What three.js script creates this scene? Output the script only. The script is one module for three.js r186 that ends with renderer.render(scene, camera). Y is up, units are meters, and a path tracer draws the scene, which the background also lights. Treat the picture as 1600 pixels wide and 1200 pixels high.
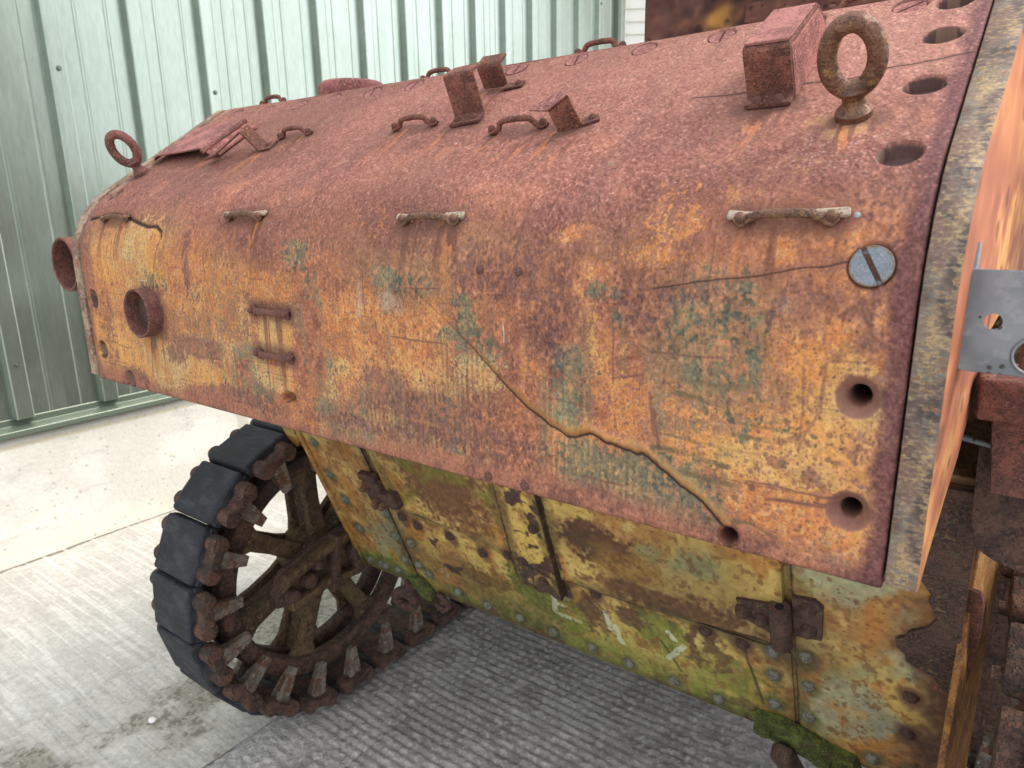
import * as THREE from 'three';
import { RoundedBoxGeometry } from 'three/addons/geometries/RoundedBoxGeometry.js';
import { mergeGeometries, mergeVertices, toCreasedNormals } from 'three/addons/utils/BufferGeometryUtils.js';

// ---------------------------------------------------------------- camera, sky, sun, exposure
const H = 1.2;                                   // eye height in metres
const scene = new THREE.Scene();
const camera = new THREE.PerspectiveCamera(57.66, 4 / 3, 0.05, 200);
camera.position.set(0, H, 0);
camera.up.set(-0.1319174, 0.96960991, -0.20604473);
camera.lookAt(-0.57515985, H - 0.24416379, -0.78075296);
camera.focus = 0.78; camera.userData.fStop = 13;
scene.add(camera);

const SUN_DIR = new THREE.Vector3(0.54, 0.84, -0.4).normalize();
{ // overcast sky: brighter overhead, a soft veil round the hidden sun, a low bright band added to whiten the shed
  const w = 256, h = 128, d = new Float32Array(w * h * 4);
  for (let j = 0; j < h; j++) for (let i = 0; i < w; i++) {
    const th = (j + .5) / h * Math.PI - Math.PI / 2, ph = ((i + .5) / w - .5) * Math.PI * 2;
    const v = new THREE.Vector3(Math.cos(th) * Math.cos(ph), Math.sin(th), Math.cos(th) * Math.sin(ph));
    const up = Math.max(v.y, 0), g = Math.max(v.dot(SUN_DIR), 0);
    const cl = 1 + .1 * Math.sin(v.x * 5 + 2 * Math.sin(v.z * 4)) * up;
    const az = Math.max(0, (v.x * .5 - v.z * .86) / Math.max(.05, Math.hypot(v.x, v.z)));
    let L = (0.84 + 0.14 * up) * cl + 0.5 * Math.pow(g, 6) + 0.9 * Math.pow(az, 3) * (1 - up);
    if (v.y < 0) L = 0.3;
    d.set([L * .965, L * .995, L * 1.05, 1], (j * w + i) * 4);
  }
  const t = new THREE.DataTexture(d, w, h, THREE.RGBAFormat, THREE.FloatType);
  t.mapping = THREE.EquirectangularReflectionMapping; t.magFilter = t.minFilter = THREE.LinearFilter; t.needsUpdate = true;
  scene.background = t; scene.environment = t; scene.environmentIntensity = 1;
}
const sun = new THREE.DirectionalLight(0xfff0dc, 1.5);
sun.position.copy(SUN_DIR).multiplyScalar(12).add(new THREE.Vector3(-1, 0, -1.5)); sun.target.position.set(-1, 0, -1.5);
sun.castShadow = true; sun.shadow.radius = 28; sun.shadow.mapSize.set(2048, 2048);
Object.assign(sun.shadow.camera, { left: -5, right: 5, top: 5, bottom: -5, near: 1, far: 30 });
scene.add(sun, sun.target);

const renderer = new THREE.WebGLRenderer({ antialias: true });
renderer.toneMapping = THREE.LinearToneMapping;
renderer.toneMappingExposure = 1.87;
renderer.shadowMap.enabled = true;

// ---------------------------------------------------------------- noise and small tools
const { sin, cos, PI, abs, min, max, floor, sqrt, exp, pow } = Math, hypot = (a, b) => sqrt(a * a + b * b);
function rng(seed) { let a = seed >>> 0; return () => { a = a + 0x6D2B79F5 | 0; let t = Math.imul(a ^ a >>> 15, 1 | a); t = t + Math.imul(t ^ t >>> 7, 61 | t) ^ t; return ((t ^ t >>> 14) >>> 0) / 4294967296; }; }
const TAB = new Float32Array(65536); { const r = rng(77); for (let i = 0; i < 65536; i++) TAB[i] = r(); }
const hsh = (i, j) => TAB[(Math.imul(i, 374761) ^ Math.imul(j, 668265) ^ (Math.imul(i + 31, j + 17) << 3)) >>> 3 & 65535];
function vn(x, y) { // value noise 0..1
  const i = floor(x), j = floor(y); let u = x - i, v = y - j; u = u * u * (3 - 2 * u); v = v * v * (3 - 2 * v);
  const a = hsh(i, j), b = hsh(i + 1, j), c = hsh(i, j + 1), d = hsh(i + 1, j + 1);
  return a + (b - a) * u + (c - a) * v + (a - b - c + d) * u * v;
}
function fbm(x, y, o = 4) { let s = 0, a = .5, n = 0; for (let k = 0; k < o; k++) { s += a * vn(x, y); n += a; a *= .5; x = x * 2.03 + 17.3; y = y * 2.03 - 9.1; } return s / n; }
function spots(x, y, density) { // ragged specks: 1 in the middle of a speck, 0 outside
  const i = floor(x - .5), j = floor(y - .5); let best = 0;
  for (let a = 0; a <= 1; a++) for (let b = 0; b <= 1; b++) {
    const p = i + a, q = j + b; if (hsh(p + 911, q - 77) > density) continue;
    const dx = p + .5 + (hsh(p, q) - .5) * .55 - x, dy = q + .5 + (hsh(p + 57, q + 91) - .5) * .55 - y, r = .14 + .28 * hsh(p - 13, q + 5);
    const v = 1 - sqrt(dx * dx + dy * dy) / r; if (v > best) best = v;
  }
  if (best > 0) best *= .35 + 1.3 * vn(x * 4.3, y * 4.3);
  return best > 0 ? min(1, best * 2.2) : 0;
}
const ss = (a, b, x) => { const t = min(1, max(0, (x - a) / (b - a))); return t * t * (3 - 2 * t); };
const clamp = (x, a = 0, b = 1) => min(b, max(a, x));
const mix3 = (p, q, t) => { p[0] += (q[0] - p[0]) * t; p[1] += (q[1] - p[1]) * t; p[2] += (q[2] - p[2]) * t; return p; };
function segDist(px, py, pts) { // distance to a polyline; also remembers along and side
  let best = 9; for (let k = 0; k < pts.length - 1; k++) {
    const A = pts[k], B = pts[k + 1], ax = A[0], ay = A[1], bx = B[0], by = B[1], dx = bx - ax, dy = by - ay, t = clamp(((px - ax) * dx + (py - ay) * dy) / (dx * dx + dy * dy));
    const d = hypot(px - ax - t * dx, py - ay - t * dy); if (d < best) best = d;
  } return best;
}
// texture set: fn(u metres-ish, v) -> [r,g,b (sRGB 0..255), height 0..1, roughness 0..1]
function texSet(w, h, fn, wrap = true, nearest = false) {
  const c = new Uint8Array(w * h * 4), b = new Uint8Array(w * h * 4);
  const o = [0, 0, 0, .5, .8];
  for (let j = 0; j < h; j++) for (let i = 0; i < w; i++) {
    fn((i + .5) / w, (j + .5) / h, o);
    const k = (j * w + i) * 4;
    c[k] = clamp(o[0], 0, 255); c[k + 1] = clamp(o[1], 0, 255); c[k + 2] = clamp(o[2], 0, 255); c[k + 3] = 255;
    const hh = clamp(o[3]) * 255; b[k] = hh; b[k + 1] = clamp(o[4]) * 255; b[k + 2] = 0; b[k + 3] = 255;
  }
  const mk = (d, srgb) => { const t = new THREE.DataTexture(d, w, h, THREE.RGBAFormat); t.magFilter = THREE.LinearFilter; t.minFilter = THREE.LinearMipmapLinearFilter; t.generateMipmaps = true; t.anisotropy = 8; if (wrap) t.wrapS = t.wrapT = THREE.RepeatWrapping; if (srgb) t.colorSpace = THREE.SRGBColorSpace; t.needsUpdate = true; return t; };
  return { map: mk(c, true), rel: mk(b, false) };
}
function stdMat(set, bump, extra = {}) { // rel: red = relief, green = roughness
  return new THREE.MeshStandardMaterial({ map: set.map, bumpMap: set.rel, bumpScale: bump, roughnessMap: set.rel, roughness: 1, metalness: 0, ...extra });
}
// seamless wrap helper for tile textures: blends the noise across the border
const tileN = (f, u, v) => { const a = ss(0, .12, u) , b = ss(0, .12, v); const n = f(u, v); if (a >= 1 && b >= 1) return n; const n1 = f(u + 1, v), n2 = f(u, v + 1), n3 = f(u + 1, v + 1); return (n * a + n1 * (1 - a)) * b + (n2 * a + n3 * (1 - a)) * (1 - b); };
function boxUV(g, tile = .25, off = 0) { // uv in metres by the dominant direction of each face
  if (g.index) g = g.toNonIndexed();
  const p = g.attributes.position, uv = new Float32Array(p.count * 2);
  for (let i = 0; i < p.count; i += 3) {
    const ax = p.getX(i + 1) - p.getX(i), ay = p.getY(i + 1) - p.getY(i), az = p.getZ(i + 1) - p.getZ(i), bx = p.getX(i + 2) - p.getX(i), by = p.getY(i + 2) - p.getY(i), bz = p.getZ(i + 2) - p.getZ(i);
    const nx = abs(ay * bz - az * by), ny = abs(az * bx - ax * bz), nz = abs(ax * by - ay * bx);
    for (let k = 0; k < 3; k++) {
      const x = p.getX(i + k), y = p.getY(i + k), z = p.getZ(i + k);
      const [u, v] = nx >= ny && nx >= nz ? [z, y] : ny >= nz ? [x, z] : [x, y];
      uv[(i + k) * 2] = u / tile + off; uv[(i + k) * 2 + 1] = v / tile + off * .7;
    }
  }
  g.setAttribute('uv', new THREE.BufferAttribute(uv, 2)); return g;
}
const V = (x, y, z) => new THREE.Vector3(x, y, z);
const names = {};
function numbered(n) { const k = names[n] = (names[n] ?? -1) + 1; return k ? `${n}_${String(k).padStart(3, '0')}` : n; }
function mesh(name, geo, mat) { const m = new THREE.Mesh(geo, mat); m.name = name; m.castShadow = m.receiveShadow = true; return m; }
// a part given in world coordinates: its own matrix is set first, then it is hung under its parent
function add(parent, name, geo, mat, opt = {}) {
  const m = mesh(name, geo, mat);
  if (opt.matrix) opt.matrix.decompose(m.position, m.quaternion, m.scale);
  if (opt.at) m.position.set(...opt.at);
  if (opt.rot) m.rotation.set(...opt.rot);
  if (opt.label) m.userData.label = opt.label;
  parent.updateWorldMatrix(true, false); parent.attach(m); return m;
}
function thing(name, label, category, at, group) {
  const g = new THREE.Group(); g.name = numbered(name); g.position.set(...at); g.userData = { label, category }; if (group) g.userData.group = group; scene.add(g); return g;
}
const rbox = (w, h, d, r = .003, s = 2) => new RoundedBoxGeometry(w, h, d, s, min(r, w / 2.01, h / 2.01, d / 2.01));
const lathe = (pts, seg = 28) => new THREE.LatheGeometry(pts.map(p => new THREE.Vector2(p[0], p[1])), seg);
function extr(pts, depth, bevel = .001, holes = [], curve = 12) {
  const s = new THREE.Shape(pts.map(p => new THREE.Vector2(p[0], p[1])));
  for (const [x, y, r] of holes) { const h = new THREE.Path(); h.absarc(x, y, r, 0, PI * 2, true); s.holes.push(h); }
  return new THREE.ExtrudeGeometry(s, { depth: depth - 2 * bevel, bevelEnabled: bevel > 0, bevelThickness: bevel, bevelSize: bevel, bevelOffset: -bevel, bevelSegments: 2, curveSegments: curve, steps: 1 }).translate(0, 0, bevel);
}
function sheetPath(path, th, round = .004) { // outline of a bent sheet: the path thickened by th, corners rounded
  const P = [];
  path.forEach((p, i) => {
    if (i === 0 || i === path.length - 1) { P.push(p); return; }
    const a = path[i - 1], b = path[i + 1], la = hypot(a[0] - p[0], a[1] - p[1]), lb = hypot(b[0] - p[0], b[1] - p[1]), r = min(round, la / 2, lb / 2);
    const A = [p[0] + (a[0] - p[0]) / la * r, p[1] + (a[1] - p[1]) / la * r], B = [p[0] + (b[0] - p[0]) / lb * r, p[1] + (b[1] - p[1]) / lb * r];
    for (let k = 0; k <= 4; k++) { const t = k / 4, q = 1 - t; P.push([q * q * A[0] + 2 * q * t * p[0] + t * t * B[0], q * q * A[1] + 2 * q * t * p[1] + t * t * B[1]]); }
  });
  const L = [], R = [];
  P.forEach((p, i) => {
    const a = P[max(0, i - 1)], b = P[min(P.length - 1, i + 1)], dx = b[0] - a[0], dy = b[1] - a[1], l = hypot(dx, dy);
    L.push([p[0] - dy / l * th / 2, p[1] + dx / l * th / 2]); R.push([p[0] + dy / l * th / 2, p[1] - dx / l * th / 2]);
  });
  return L.concat(R.reverse());
}
const bent = (path, th, width, round, bev = .0008) => extr(sheetPath(path, th, round), width, bev).translate(0, 0, -width / 2);
function rough(g, amp, freq, seed = 0) { // gentle unevenness so that cast and rusted pieces are not perfect
  g = mergeVertices(g.deleteAttribute ? (g.deleteAttribute('uv'), g.deleteAttribute('normal'), g) : g, 1e-5);
  const p = g.attributes.position; g.computeVertexNormals(); const n = g.attributes.normal;
  for (let i = 0; i < p.count; i++) {
    const x = p.getX(i), y = p.getY(i), z = p.getZ(i), d = (fbm(x * freq + seed + z * freq * .7, y * freq - z * freq * .5 + seed, 2) - .5) * 2 * amp;
    p.setXYZ(i, x + n.getX(i) * d, y + n.getY(i) * d, z + n.getZ(i) * d);
  }
  g = toCreasedNormals(g, .6); return g;
}
// ---------------------------------------------------------------- the rusted armoured casing: profile and frames
const A33 = Math.atan(.65), R0 = .138, L1 = .192, CY = -.079 + H, CZ = -.658, TH1 = PI / 2 - A33, ARC = R0 * TH1;
const Y0 = -.271 + H;
function prof(s) { // height, depth and outward normal (y, z) at arc length s above the lower edge
  if (s <= 0) return [Y0, -.52 + max(s, -.03), 0, 1];
  if (s <= L1) return [Y0 + s, -.52, 0, 1];
  if (s <= L1 + ARC) { const a = (s - L1) / R0; return [CY + R0 * sin(a), CZ + R0 * cos(a), sin(a), cos(a)]; }
  const q = s - L1 - ARC; return [CY + R0 * sin(TH1) + q * sin(A33), CZ + R0 * cos(TH1) - q * cos(A33), cos(A33), sin(A33)];
}
function onCase(x, s, n = 0) { const [y, z, ny, nz] = prof(s); return V(x, y + ny * n, z + nz * n); }
function caseFrame(x, s, n = 0, spin = 0) { // local X = across, Y = up the plate, Z = outward
  const [, , ny, nz] = prof(s), m = new THREE.Matrix4().makeBasis(V(1, 0, 0), V(0, nz, -ny), V(0, ny, nz));
  if (spin) m.multiply(new THREE.Matrix4().makeRotationZ(spin));
  return m.setPosition(onCase(x, s, n));
}
const XL = -1.264, XR = -.0553, SEND = .606;
// hull plate frame: leans forward towards the top
const HT = V(0, .345, .14).normalize(), HN = V(0, -HT.z, HT.y), HO = V(0, H - .8505, -1.05);
const hullFrame = (x, t, n = 0) => new THREE.Matrix4().makeBasis(V(1, 0, 0), HT, HN).setPosition(V(x, HO.y, HO.z).addScaledVector(HT, t).addScaledVector(HN, n));

// ---------------------------------------------------------------- surface of the casing: rust, paint remains, scratches
const FW = 512, FH = 256, TX0 = -1.27, TW = 1.22, TS0 = -.03, TSH = .645;
const fields = { Y: new Float32Array(FW * FH), O: new Float32Array(FW * FH), G: new Float32Array(FW * FH), D: new Float32Array(FW * FH), W: new Float32Array(FW * FH) };
function splat(f, x, s, rx, rs, w) {
  const i0 = max(0, floor((x - 2 * rx - TX0) / TW * FW)), i1 = min(FW - 1, floor((x + 2 * rx - TX0) / TW * FW)), j0 = max(0, floor((s - 2 * rs - TS0) / TSH * FH)), j1 = min(FH - 1, floor((s + 2 * rs - TS0) / TSH * FH));
  for (let j = j0; j <= j1; j++) for (let i = i0; i <= i1; i++) {
    const dx = abs((i + .5) / FW * TW + TX0 - x) / rx, ds = abs((j + .5) / FH * TSH + TS0 - s) / rs, d = pow(pow(dx, 3) + pow(ds, 3), 1 / 3);
    const k = j * FW + i; f[k] = max(f[k], w * (1 - ss(.45, 1.7, d)));
  }
}
const Y = (...a) => splat(fields.Y, ...a), O = (...a) => splat(fields.O, ...a), G = (...a) => splat(fields.G, ...a), D = (...a) => splat(fields.D, ...a), W = (...a) => splat(fields.W, ...a);
Y(-1.122,.210,.095,.050,.9); Y(-1.054,.211,.058,.060,.9); O(-1.184,.138,.093,.077,.7); Y(-1.186,.064,.107,.045,.9); Y(-1.027,.060,.122,.036,.9); Y(-.961,.040,.114,.025,.8);
Y(-.904,.074,.086,.038,.5); O(-.928,.180,.105,.054,.7); O(-.861,.132,.133,.063,.5); Y(-.750,.120,.036,.027,1); Y(-.757,.066,.047,.019,.9); O(-.754,.180,.054,.020,.8);
O(-.811,.202,.059,.025,.5); Y(-.809,.136,.017,.043,.6); O(-.596,.132,.056,.053,.8); O(-.507,.134,.049,.043,.9); Y(-.601,.087,.057,.019,.7); Y(-.519,.097,.050,.022,.6);
O(-.633,.187,.046,.044,.4); Y(-.426,.119,.038,.018,.9); Y(-.474,.083,.032,.043,.6); Y(-.636,.067,.029,.021,.6); O(-.347,.213,.012,.028,.5); O(-.309,.188,.008,.029,.7);
Y(-.297,.172,.010,.034,.7); Y(-.287,.144,.025,.023,.5); O(-.312,.124,.014,.018,.4); O(-.361,.136,.018,.024,.5); Y(-.326,.099,.014,.022,.9); O(-.274,.112,.038,.023,.5);
O(-.292,.080,.040,.018,.6); O(-.325,.043,.022,.038,.6); O(-.469,.006,.052,.022,.4); O(-.700,.033,.052,.033,.5); O(-.234,.260,.022,.018,.6); O(-.239,.233,.029,.010,.5);
O(-.321,.251,.026,.008,.7); O(-.296,.221,.015,.008,.6); O(-.180,.308,.037,.022,.25); O(-.213,.283,.044,.020,.4); O(-.146,.240,.009,.013,.8); O(-.100,.246,.016,.014,.6);
O(-.114,.192,.035,.023,.7); O(-.075,.208,.012,.026,.7); O(-.124,.163,.027,.019,.6); Y(-.106,.146,.026,.024,.8); Y(-.093,.101,.035,.029,1); O(-.133,.103,.044,.020,.8);
Y(-.151,.079,.062,.016,.8); O(-.139,.055,.045,.021,.9); O(-.198,.107,.033,.008,.8); O(-.215,.120,.029,.022,.4); O(-.202,.069,.034,.017,.7); Y(-.202,.063,.016,.011,.6);
O(-.113,.030,.039,.021,.8); O(-.078,.030,.021,.021,.8); Y(-.070,.076,.012,.038,.7); Y(-.112,.009,.023,.008,.6); O(-.108,.219,.021,.013,.5); O(-.067,.170,.008,.027,.8);
O(-.186,.166,.015,.010,.4); O(-.141,.011,.020,.007,.5); O(-.544,.264,.091,.024,.35); O(-.431,.263,.041,.011,.3); Y(-.487,.257,.035,.009,.5); G(-.696,.221,.022,.019,.8);
G(-.666,.200,.018,.037,.5); G(-.538,.199,.027,.013,.7); G(-.496,.201,.022,.012,.6); W(-.542,.175,.024,.012,.6); W(-.592,.175,.004,.022,.6); G(-.438,.166,.013,.023,.9);
G(-.445,.184,.009,.011,.8); G(-.429,.138,.034,.016,.5); G(-.462,.151,.017,.009,.6); G(-.326,.140,.011,.013,.9); G(-.317,.136,.009,.018,.9); G(-.322,.102,.017,.025,.7);
G(-.282,.206,.018,.010,.7); G(-.272,.179,.006,.011,.7); G(-.332,.085,.007,.009,.6); G(-.272,.039,.060,.028,1); G(-.211,.032,.035,.028,.9); G(-.312,.045,.028,.019,.5);
G(-.188,.009,.022,.009,.6); G(-.151,.014,.026,.008,.5); G(-.211,.145,.011,.016,.7); G(-.192,.185,.048,.035,.45); G(-.159,.162,.006,.015,.8); G(-.184,.136,.037,.021,.4);
G(-.156,.099,.004,.010,.9); G(-.174,.211,.015,.006,.6); W(-.138,.199,.009,.007,.6); G(-.168,.110,.047,.005,.5); G(-.587,.005,.009,.015,.6); G(-.463,.032,.017,.007,.9);
G(-.605,.040,.023,.016,.3); G(-.662,.038,.020,.015,.6); G(-.819,.085,.026,.023,.5); G(-.812,.042,.061,.028,.4); G(-1.033,.175,.048,.019,.4); G(-.084,.009,.018,.006,.5);
G(-.931,.171,.033,.018,.3); G(-.466,.063,.018,.035,.4); G(-.666,.102,.037,.032,.3); D(-.383,.217,.061,.024,.9); D(-.332,.180,.028,.026,.9); D(-.346,.149,.029,.013,.6);
D(-.467,.056,.066,.025,.9); D(-.541,.066,.047,.019,.7); D(-.559,.092,.036,.013,.6); D(-.943,.084,.062,.014,1); D(-.998,.069,.026,.014,.9); D(-1.050,.160,.039,.010,.9);
D(-.127,.200,.020,.019,.8); D(-.094,.202,.025,.011,.7); D(-.076,.181,.012,.010,.7); D(-.204,.205,.032,.007,.5); D(-.252,.191,.023,.021,.6); D(-.940,.214,.010,.046,.8);
D(-.806,.226,.087,.021,.5); D(-.679,.229,.074,.048,.3); D(-.501,.246,.055,.014,.6); D(-.175,.324,.047,.040,.3); D(-.087,.285,.024,.024,.5); D(-.074,.229,.008,.026,.8);
D(-.104,.079,.006,.005,.9); D(-.073,.110,.010,.012,.4); D(-.127,.084,.007,.005,.8); D(-.340,.021,.015,.025,.5); D(-.400,.041,.050,.020,.6); D(-1.234,.186,.018,.064,.5);
D(-1.137,.017,.031,.021,.9); D(-.883,.022,.104,.012,.9); D(-.585,.028,.118,.010,.6); D(-1.202,.084,.023,.067,.5);
function field(f, x, s) {
  const u = clamp((x - TX0) / TW * FW - .5, 0, FW - 1.01), v = clamp((s - TS0) / TSH * FH - .5, 0, FH - 1.01), i = floor(u), j = floor(v), a = u - i, b = v - j, k = j * FW + i;
  return (f[k] * (1 - a) + f[k + 1] * a) * (1 - b) + (f[k + FW] * (1 - a) + f[k + FW + 1] * a) * b;
}
const CRACK = [[-.512, .193], [-.461, .161], [-.429, .138], [-.391, .107], [-.365, .088], [-.348, .08], [-.338, .073], [-.322, .069], [-.308, .070], [-.295, .073], [-.28, .069], [-.265, .066], [-.254, .066], [-.245, .067], [-.23, .057], [-.218, .047], [-.195, .036], [-.181, .026], [-.168, .015], [-.166, 0]];
const LINES = [ // polyline, half width in metres, strength, kind (0 dark crack, 1 rust line, 2 green stroke, 3 pale scratch)
  [[[-.282, .444], [-.252, .443], [-.224, .445], [-.189, .449], [-.142, .45], [-.115, .463], [-.083, .466], [-.057, .473]], .0007, .9, 0],
  [[[-.24, .207], [-.201, .214], [-.171, .218], [-.151, .222], [-.135, .226], [-.114, .229], [-.1, .232]], .00045, .75, 0],
  [[[-1.25, .268], [-1.204, .275], [-1.173, .276], [-1.126, .27], [-1.094, .263], [-1.062, .256], [-1.033, .256], [-1.016, .248], [-1.013, .239]], .0022, .95, 0],
  [[[-1.013, .239], [-1.033, .175], [-1.057, .117], [-1.075, .025]], .0014, .5, 1],
  [[[-.218, .123], [-.194, .12], [-.153, .118], [-.13, .116]], .0022, .85, 2], [[[-.213, .102], [-.193, .099], [-.162, .096], [-.142, .096]], .0018, .7, 2],
  [[[-.236, .074], [-.208, .075], [-.186, .071], [-.155, .07], [-.121, .069], [-.094, .07]], .002, .85, 2], [[[-.211, .056], [-.18, .056], [-.149, .054], [-.11, .052]], .0022, .75, 2],
  [[[-.139, .05], [-.115, .052], [-.097, .053]], .0012, .7, 1], [[[-.216, .134], [-.184, .135], [-.15, .135], [-.131, .134]], .0022, .6, 2],
  [[[-.23, .087], [-.19, .085], [-.15, .084]], .0012, .55, 2], [[[-.2, .108], [-.16, .107], [-.12, .106]], .001, .5, 2],
  [[[-.106, .161], [-.107, .127], [-.116, .106], [-.12, .093]], .001, .45, 1], [[[-.121, .156], [-.119, .125], [-.12, .101]], .0009, .4, 1], [[[-.237, .106], [-.23, .074]], .0015, .6, 1], [[[-.241, .12], [-.236, .085]], .001, .5, 1],
  [[[-.103, .163], [-.082, .164]], .0008, .4, 1], [[[-.392, .167], [-.391, .148]], .0005, .9, 3], [[[-.592, .175], [-.591, .157]], .0009, .5, 3],
  [[[-.616, .092], [-.587, .066]], .0007, .5, 1], [[[-.557, .114], [-.539, .088]], .0008, .6, 1], [[[-.276, .178], [-.275, .123]], .0008, .6, 1], [[[-.275, .128], [-.247, .135]], .0008, .6, 1],
  [[[-.19, .02], [-.15, .027], [-.13, .02]], .0012, .7, 2],
];
{ // hairline scratches, mostly upright and level, thickest on the painted left end
  const r = rng(5);
  for (let k = 0; k < 64; k++) {
    const x = k < 44 ? -1.24 + .5 * r() : -.72 + .64 * r(), s = .02 + .22 * r(), up = r() < .6, l = .012 + .05 * r(), t = (r() - .5) * .12;
    LINES.push([up ? [[x, s], [x + l * t, s + l]] : [[x, s], [x + l * 1.3, s + l * t * .6]], .00035 + .0006 * r(), .35 + .4 * r(), r() < .15 && x < -.6 ? 3 : 1]);
  }
}
for (const L of LINES) { const xs = L[0].map(p => p[0]), ys = L[0].map(p => p[1]), e = L[1] * 3 + .006; L.push([min(...xs) - e, max(...xs) + e, min(...ys) - e, max(...ys) + e]); }
const COMB = [[-.448, .122, .03, .022], [-.43, .098, .03, .012], [-.47, .07, .028, .03], [-.5, .055, .022, .03], [-.338, .1, .012, .02], [-.32, .097, .022, .02], [-.305, .045, .035, .022], [-.35, .035, .022, .02], [-.27, .04, .02, .018], [-.56, .05, .03, .02], [-.42, .05, .03, .012]];
const HOLES = []; // filled below: x, s, rim radius; used for rust rings as well as for shape
const hole = (x, s, r, kind) => HOLES.push({ x, s, r, kind });
for (const s of [.325, .425, .512, .58]) hole(-.084, s, .0149, 'filled');
hole(-.084, .139, .0143, 'deep'); hole(-.082, .054, .0143, 'deep');
hole(-.085, .23, .0151, 'seat'); hole(-.167, .0115, .0066, 'bore');
for (const [x, s] of [[-1.237, .137], [-1.235, .052], [-1.152, .011], [-1.235, .322], [-1.238, .424], [-1.238, .512]]) hole(x, s, .0155, 'filled');
const RIDGE = [[-1.199, .582], [-1.105, .58], [-1.015, .58], [-.934, .584], [-.842, .583], [-.756, .585], [-.665, .585], [-.573, .586], [-.482, .586], [-.391, .586], [-.3, .587], [-.21, .587], [-.121, .586]];
for (const [x, s] of RIDGE) hole(x, s, .0152, 'seat');

const PINK = [138, 86, 74], PINKD = [108, 64, 56], PINKL = [166, 116, 101], BRN = [158, 99, 70], BRND = [102, 66, 60], PURP = [104, 70, 68], ORA = [202, 128, 68], ORAL = [216, 160, 96], YEL = [214, 158, 82], YELL = [206, 176, 116], GRN = [100, 106, 86], GRND = [72, 86, 78], OLV = [142, 124, 84], PALE = [172, 164, 150], DARK = [38, 24, 22];
// the marks are sorted into squares of 2 cm so that each point looks only at those near it
const GN = 64, GM = 34, grid = () => Array.from({ length: GN * GM }, () => []);
function fill(g, item, x0, x1, s0, s1) { for (let j = max(0, floor((s0 - TS0) / .02)); j <= min(GM - 1, floor((s1 - TS0) / .02)); j++) for (let i = max(0, floor((x0 - TX0) / .02)); i <= min(GN - 1, floor((x1 - TX0) / .02)); i++) g[j * GN + i].push(item); }
const cell = (g, x, s) => g[min(GM - 1, max(0, floor((s - TS0) / .02))) * GN + min(GN - 1, max(0, floor((x - TX0) / .02)))];
const FITS = [[-.1465, .2625, .04], [-.496, .263, .042], [-.818, .2685, .04], [-1.16, .267, .04], [-.467, .413, .036], [-.647, .447, .036], [-.9, .46, .036], [-.754, .151, .04], [-.753, .096, .04], [-.563, .44, .022], [-.572, .53, .02], [-.398, .402, .018], [-.2005, .413, .024], [-.126, .378, .014], [-1.237, .379, .014], [-.945, .425, .016], [-1.08, .43, .03], [-1.053, .1, .03]];
const LINEG = grid(), FITG = grid(), COMBG = grid(), HOLEG = grid();
for (const F of FITS) fill(FITG, F, F[0] - F[2] - .02, F[0] + F[2] + .02, F[1] - .1, F[1] + .03);
for (const L of LINES) fill(LINEG, L, ...L[4]);
for (const C of COMB) fill(COMBG, C, C[0] - C[2] * 1.5 - .02, C[0] + C[2] * 1.5 + .02, C[1] - C[3] * 1.5 - .02, C[1] + C[3] * 1.5 + .02);
for (const q of HOLES) fill(HOLEG, q, q.x - q.r * 1.6 - .02, q.x + q.r * 1.6 + .02, q.s - q.r * 1.6 - .02, q.s + q.r * 1.6 + .02);
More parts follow.
